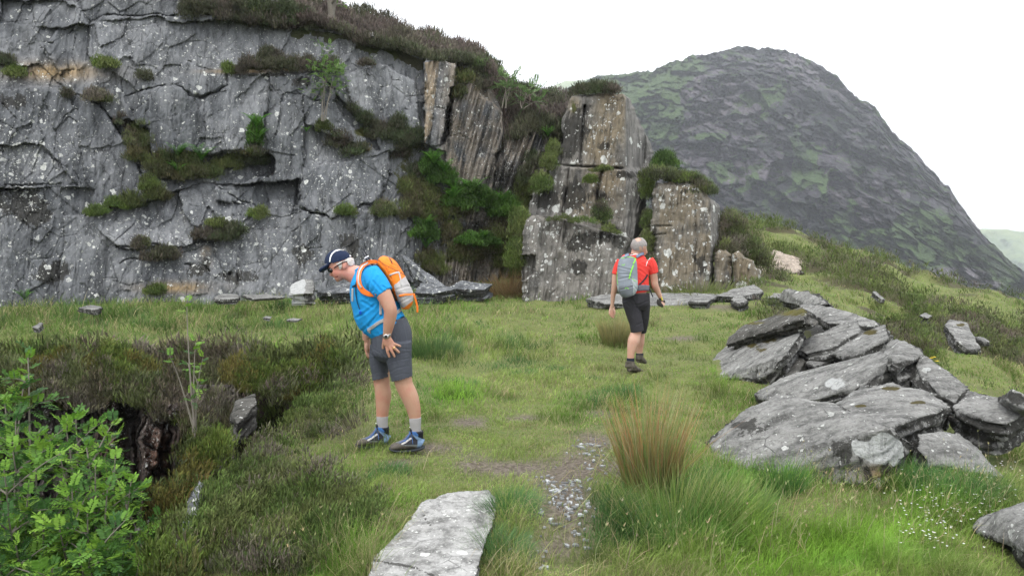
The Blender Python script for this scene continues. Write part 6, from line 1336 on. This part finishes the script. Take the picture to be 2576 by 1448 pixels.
# rucksack: a thing of its own
O_, G_c, D_c, B_c = (.78, .19, .018), (.40, .385, .38), (.62, .17, .015), (.03, .032, .04)
def pk_col(V):
    x, y = H1.inv(V)
    c = polys(x, y, [([(1470,745),(1722,548),(1900,700),(1900,1020),(1800,1020),(1650,1140),(1560,1100)], G_c), ([(1500,330),(1560,400),(1720,540),(1650,560),(1480,470),(1380,400)], tuple(v_ * .9 for v_ in O_))], O_)
    ln = np.minimum(pdist([(1190,290),(1300,380),(1480,470),(1660,560)], x, y, False), pdist([(1380,250),(1440,360)], x, y, False)); c[ln < 7] = (.12, .05, .02)
    c[inside([(1640,1140),(1830,1000),(1830,1300),(1600,1300)], x, y)] = D_c
    return c * (1 + .12 * fbm(V, 14, 3, 3))[:, None]
pk = empty('rucksack', A1(640, 330, 0), 'orange and grey hiking rucksack worn by the man in blue', 'rucksack')
pkb = fuse('main_bag', [tube(H1, [(1235,300,0,75,.11),(1290,330,0,110,.13),(1370,400,0,142,.145),(1455,520,0,152,.15),(1540,680,0,160,.15),(1610,820,0,162,.15),(1665,940,0,150,.145),(1690,1050,0,115,.13),(1680,1150,0,60,.10)], ns=28)], M_pack, pk, .0055, 3, cols=pk_col,
           disp=folds(H1, [([(1350,300),(1500,400)], 16), ([(1400,520),(1560,500)], 16), ([(1520,820),(1700,760),(1790,760)], 18), ([(1560,1060),(1750,960)], 16), ([(1200,320),(1330,450),(1430,640)], 14), ([(1550,900),(1800,890)], 16)], .003))
fuse('back_panel', [tube(H1, [(1165,385,0,26,.12),(1230,440,0,42,.13),(1330,590,0,46,.135),(1410,740,0,46,.135),(1480,880,0,42,.13),(1530,1010,0,26,.12)], ns=24)], M_foam, pk, .006, 2)
ts = bvh([shirt, pkb]); tp2 = bvh([pkb]); tsb = bvh([shirt, man_body, shorts])
st = drape('shoulder_strap', H1, [(1180,335),(1050,330),(930,390),(865,500),(850,640),(870,760),(930,850),(1040,905),(1160,925)], [60,70,75,75,80,95,100,80,50], ts, M_or, pk, .010, .010, nw=7)
drape('strap_webbing', H1, [(1020,345),(920,400),(865,490),(845,600),(850,700),(900,790)], 30, bvh([shirt, st]), M_gr, st, .003, .004)
drape('chest_strap', H1, [(870,690),(800,740),(740,770)], 26, ts, M_blk, pk, .008, .005)
drape('drinking_tube', H1, [(845,560),(800,720),(800,900),(830,1050),(870,1160)], 12, ts, M_blk, pk, .008, .006, nw=3); drape('bite_valve', H1, [(878,1195),(884,1255)], 40, ts, plain('blue_valve', (.01, .12, .7), .5), pk, .008, .014, nw=5)
drape('hanging_strap', H1, [(745,800),(740,1030)], 34, ts, M_gr, pk, .006, .003); drape('hanging_strap', H1, [(1235,990),(1240,1260)], 42, bvh([shirt]), M_gr, pk, .006, .003)
drape('hip_belt', A1, [(650,460),(615,485),(590,505)], 20, bvh([shirt]), M_gr, pk, .006, .004); drape('hip_belt', A1, [(545,525),(500,548),(450,585),(435,592)], 21, bvh([shirt]), M_gr, pk, .006, .005); drape('belt_end', A1, [(443,585),(445,645)], 20, tsb, M_gr, pk, .014, .004)
drape('compression_strap', H1, [(1560,930),(1680,905),(1815,900)], 34, tp2, M_or, pk, .004, .004); drape('compression_strap', H1, [(1820,890),(1860,1020),(1885,1130),(1885,1220)], 34, tp2, M_or, pk, .004, .005)
drape('side_strap', H1, [(1390,570),(1480,530),(1560,510)], 26, tp2, M_gr, pk, .003, .003); drape('side_strap', H1, [(1560,510),(1590,620),(1605,745)], 26, tp2, M_gr, pk, .003, .003); drape('zip_cord', H1, [(1400,260),(1440,330),(1445,370)], 10, tp2, M_blk, pk, .003, .004, nw=3)
for (x0, y0, x1, y1, lab) in ((925, 92, 1060, 320, 'darker upper trekking pole sticking up behind the shoulders of the man in blue'), (912, 150, 1010, 320, 'shorter lower trekking pole sticking up behind the shoulders of the man in blue')):
    tpz = empty('trekking_pole', H1(x1, y1, .1), lab, 'trekking pole', 'folded trekking poles in the orange rucksack')
    fuse('shaft', [tube(H1, [(x0, y0, .1, 7, .004), ((x0 + x1) / 2, (y0 + y1) / 2, .1, 13, .006), (x1, y1, .1, 18, .008), (x1 + 60, y1 + 140, .1, 18, .008)], ns=10)], M_foam, tpz, .002, 1)
    fuse('clip', [ell(H1, (x0 * .35 + x1 * .65), (y0 * .35 + y1 * .65), .1, 26, 16, .012, 30)], M_white, tpz, .002, 1)
man.location.z -= .012
# ================= the man in red
B1 = Fig(2350, 900, 2.4125, 9.72)
foot2 = B1(450, 1400, 0); foot2[2] = hz(foot2[0], foot2[1])
m2 = empty('person', foot2, 'grey haired man in a red shirt and charcoal shorts walking away towards the cliff', 'person')
b2s = [ell(B1, 497, 178, 0, 74, 80, .10, 0), ell(B1, 515, 215, .03, 58, 50, .075, 0), ell(B1, 572, 238, .04, 9, 12, .012, 0), ell(B1, 548, 225, .04, 26, 40, .05), ell(B1, 521, 200, -.055, 10, 24, .02, 0), ell(B1, 540, 258, .04, 24, 14, .03),
       tube(B1, [(480,215,0,52,.062),(470,265,0,55,.065),(465,300,0,80,.09),(460,420,0,110,.11),(465,560,0,112,.11),(468,700,0,90,.10)]),
       tube(B1, [(318,330,0,42,.055),(285,420,0,36,.05),(268,480,0,32,.046),(262,560,.0,30,.042),(248,650,.02,24,.034),(240,740,.04,18,.026),(238,770,.045,20,.022)]),
       tube(B1, [(605,330,0,42,.055),(630,420,.0,38,.052),(642,490,.02,36,.048),(652,560,.03,34,.044),(680,620,.06,28,.036),(705,680,.08,19,.026),(712,710,.085,20,.022)])]
def b(x, y, dy, r): return (x, y, dy, r, r * B1.m)
b2s += [tube(B1, [(238,760,.045,24,.02),(238,800,.05,30,.016),(236,822,.05,28,.014)]), tube(B1, [b(215,790,.04,8), b(212,830,.03,7.5), b(228,850,.03,6.5)]), tube(B1, [b(222,815,.045,8), b(224,850,.035,7.5), b(240,866,.04,6.5)]), tube(B1, [b(235,820,.05,8), b(238,856,.045,7.5), b(250,876,.05,6.5)]), tube(B1, [b(249,818,.055,7.5), b(254,846,.05,7), b(260,862,.055,6)]), tube(B1, [b(255,780,.03,9), b(265,815,.02,8), b(262,840,.02,7)]),
        tube(B1, [(712,705,.085,24,.02),(722,735,.09,24,.022)]), tube(B1, [b(735,715,.08,7.5), b(742,738,.07,7), b(728,752,.065,6.5)]), tube(B1, [b(730,722,.075,7.5), b(738,748,.062,7), b(722,758,.06,6.5)]), tube(B1, [b(722,725,.07,7.5), b(726,752,.058,7), b(712,758,.06,6.5)]), tube(B1, [b(712,722,.068,7), b(712,748,.058,6.5), b(702,752,.06,6)]), tube(B1, [b(700,700,.07,8), b(694,728,.055,7.5), b(704,742,.055,6.5)])]
b2s += [tube(B1, [(425,740,-.02,55,.075),(450,850,-.04,58,.08),(472,980,-.06,52,.072),(466,1020,-.06,50,.07),(448,1090,-.08,58,.075),(432,1150,-.09,50,.062),(419,1220,-.1,35,.044),(415,1290,-.1,34,.042)]),
        tube(B1, [(525,740,.05,50,.075),(530,850,.12,52,.08),(515,980,.2,44,.07),(512,1030,.22,42,.068),(508,1100,.22,42,.07),(503,1160,.22,35,.05),(500,1220,.22,30,.042)])]
body2 = fuse('body', b2s, M_skin2, m2, .0062, 3)
def hc2(V):
    x, y = B1.inv(V); w_ = 6 * vn(V, 40, 4); return ~(inside([(405,90),(470,88),(540,96),(585,130),(572,185),(540,178),(532,215),(515,180),(505,190),(500,225),(440,218),(412,190)], x + w_, y + w_)) | inside([(450,100),(500,95),(520,120),(480,135)], x + w_, y + w_)
fuse('hair', [ell(B1, 496, 176, 0, 79, 83, .107, 0, 32, 22)], plain('short_grey_hair', (.26, .24, .23), .85, .3, 90, .004), m2, .005, 1, disp=lambda V, N: .004 * vn(V, 60, 3), cut=hc2)
f2 = folds(B1, [([(590,480),(520,420),(480,400)], 8), ([(560,560),(500,500)], 8), ([(600,380),(520,340)], 8), ([(500,330),(580,300)], 7), ([(595,420),(600,520)], 7), ([(620,330),(640,420)], 7)], .0035)
shirt2 = fuse('shirt', [tube(B1, [(470,258,0,62,.075),(468,278,0,95,.09),(462,305,0,140,.115),(458,350,0,150,.135),(458,430,0,138,.14),(462,520,0,130,.14),(466,600,0,131,.145),(468,625,0,130,.145)]),
                        tube(B1, [(330,325,0,50,.07),(295,390,0,44,.066),(272,455,0,38,.06)]), tube(B1, [(585,320,0,56,.075),(618,370,0,54,.07),(640,440,.01,46,.062)])], M_red, m2, .0065, 3, disp=f2)
sf2 = folds(B1, [([(440,700),(470,760),(440,860)], 8), ([(590,700),(520,740),(460,750)], 8), ([(590,760),(500,800)], 8), ([(350,700),(400,760)], 8), ([(560,900),(480,940)], 9), ([(545,660),(590,668)], 4)], .004)
fuse('shorts', [tube(B1, [(467,635,0,132,.148),(468,690,0,132,.155),(466,740,0,126,.15),(462,790,0,90,.11)]), tube(B1, [(412,700,-.02,80,.12),(442,820,-.04,74,.11),(468,920,-.06,66,.1),(482,1005,-.07,62,.094)]), tube(B1, [(530,700,.04,72,.12),(534,820,.08,66,.11),(530,920,.13,56,.1),(520,1000,.17,50,.09)])], M_char, m2, .007, 3, disp=sf2)
for x0, y0, dy in ((416, 1256, -.1), (503, 1212, .22)): fuse('sock', [tube(B1, [(x0, y0, dy, 38, .048), (x0, y0 + 60, dy, 38, .048)], sub=3)], plain('navy_sock', (.015, .018, .03), .9), m2, .005, 1)
def bc2(V): x, y = B1.inv(V); return np.array([.085, .075, .06]) * (1 + .5 * fbm(V, 30, 3, 2))[:, None] * np.where(y > 1375, .5, 1)[:, None]
for L, Ls in (([(405,1345,-.14,48,.05),(430,1350,-.1,46,.05),(480,1375,-.04,30,.045),(530,1388,.02,18,.035)], [(412,1290,-.1,44,.052),(410,1350,-.12,50,.055)]), ([(490,1270,.2,36,.05),(520,1275,.24,34,.048),(555,1295,.3,20,.04)], [(503,1230,.22,38,.05),(500,1280,.2,40,.05)])):
    bo = fuse('boot', [tube(B1, L), tube(B1, Ls)], M_boot, m2, .006, 3, cols=bc2)
t2 = bvh([body2]); wt2 = drape('watch', B1, [(690,690),(728,700)], 22, t2, M_blk, m2, .004, .006)
drape('watch_face', B1, [(716,670),(722,702)], 12, t2, plain('yellow_dial', (.7, .6, .08), .4), wt2 or m2, .012, .006, nw=3)
drape('seam', B1, [(608,292),(580,320),(566,370)], 6, bvh([shirt2]), M_white, shirt2, .001, .002, nw=3); drape('collar_band', B1, [(410,265),(470,256),(520,268)], 7, bvh([shirt2, body2]), M_white, shirt2, .001, .003, nw=3)
# glove held in the right hand
gv = fuse('glove', [tube(B1, [(690,715,.05,20,.02),(690,750,.045,22,.022),(715,772,.05,17,.016),(728,786,.055,8,.01)]), tube(B1, [(735,722,.08,14,.014),(742,748,.07,9,.01)])], plain('dark_glove_fabric', (.04, .036, .032), .9, .3), m2, .004, 2); gv.parent = None; gv.matrix_parent_inverse = Matrix.Identity(4)
rebase(gv, B1(710, 750, .05)); tag(gv, 'dark glove held in the right hand of the man in red', 'glove')
# grey rucksack
pk2 = empty('rucksack', B1(385, 500, -.2), 'small grey daypack with lime green zips on the back of the man in red', 'rucksack')
def pc2(V):
    x, y = B1.inv(V); c = polys(x, y, [([(270,290),(500,290),(500,700),(270,700)], (.20, .225, .26)), ([(425,500),(500,540),(500,700),(400,700),(440,600)], (.33, .37, .38)), ([(270,560),(310,600),(320,700),(270,700)], (.33, .37, .38)), ([(300,590),(440,570),(440,700),(300,700)], (.15, .165, .19))], (.2, .22, .25))
    return c * (1 + .15 * fbm(V, 12, 3, 3))[:, None]
pb2 = fuse('main_bag', [tube(B1, [(388,315,-.19,62,.07),(388,345,-.21,84,.09),(385,420,-.225,94,.105),(382,500,-.23,98,.11),(384,580,-.235,99,.11),(392,640,-.23,86,.1),(400,672,-.22,62,.08)], ns=28)], M_pack, pk2, .006, 3, cols=pc2, disp=folds(B1, [([(300,400),(420,430)], 8), ([(300,520),(400,500),(440,520)], 8), ([(310,470),(420,470)], 7), ([(430,560),(475,620)], 7), ([(320,620),(440,590)], 7)], .004))
tq = bvh([pb2]); M_lime = plain('lime_green_trim', (.24, .62, .07), .5)
for nm_, L, w_ in (('zip', [(465,318),(455,350),(440,372)], 13), ('zip', [(445,382),(425,430),(412,475),(402,515)], 13), ('piping', [(325,318),(390,303),(462,312)], 5), ('piping', [(284,450),(284,520),(292,570)], 5), ('piping', [(430,510),(455,535),(480,540)], 4), ('logo', [(330,375),(345,388),(362,372)], 4), ('logo', [(345,384),(352,384)], 5), ('loop', [(362,615),(370,602),(388,602),(395,616)], 5)):
    drape(nm_, B1, L, w_, tq, M_lime, pb2, .001, .004, nw=3)
tsh = bvh([shirt2, pb2]); M_bg = plain('blue_grey_webbing', (.13, .17, .24), .7)
drape('shoulder_strap', B1, [(545,270),(510,280),(470,305)], 26, tsh, M_bg, pk2, .006, .008); drape('shoulder_strap', B1, [(360,305),(375,285),(400,280)], 26, tsh, M_bg, pk2, .006, .008); drape('haul_loop', B1, [(395,300),(410,280),(440,276)], 7, tsh, M_foam, pk2, .004, .004, nw=3)
drape('lower_strap', B1, [(583,470),(560,510),(530,545),(500,572)], 15, bvh([shirt2]), M_foam, pk2, .006, .004); drape('hip_belt', B1, [(480,605),(540,600),(598,606)], 56, bvh([shirt2]), plain('grey_mesh_belt', (.12, .12, .145), .85), pk2, .006, .008); drape('lower_strap', B1, [(590,600),(610,640),(632,690)], 12, bvh([shirt2, body2]), M_foam, pk2, .01, .004, nw=3)

m2.location.z -= .03
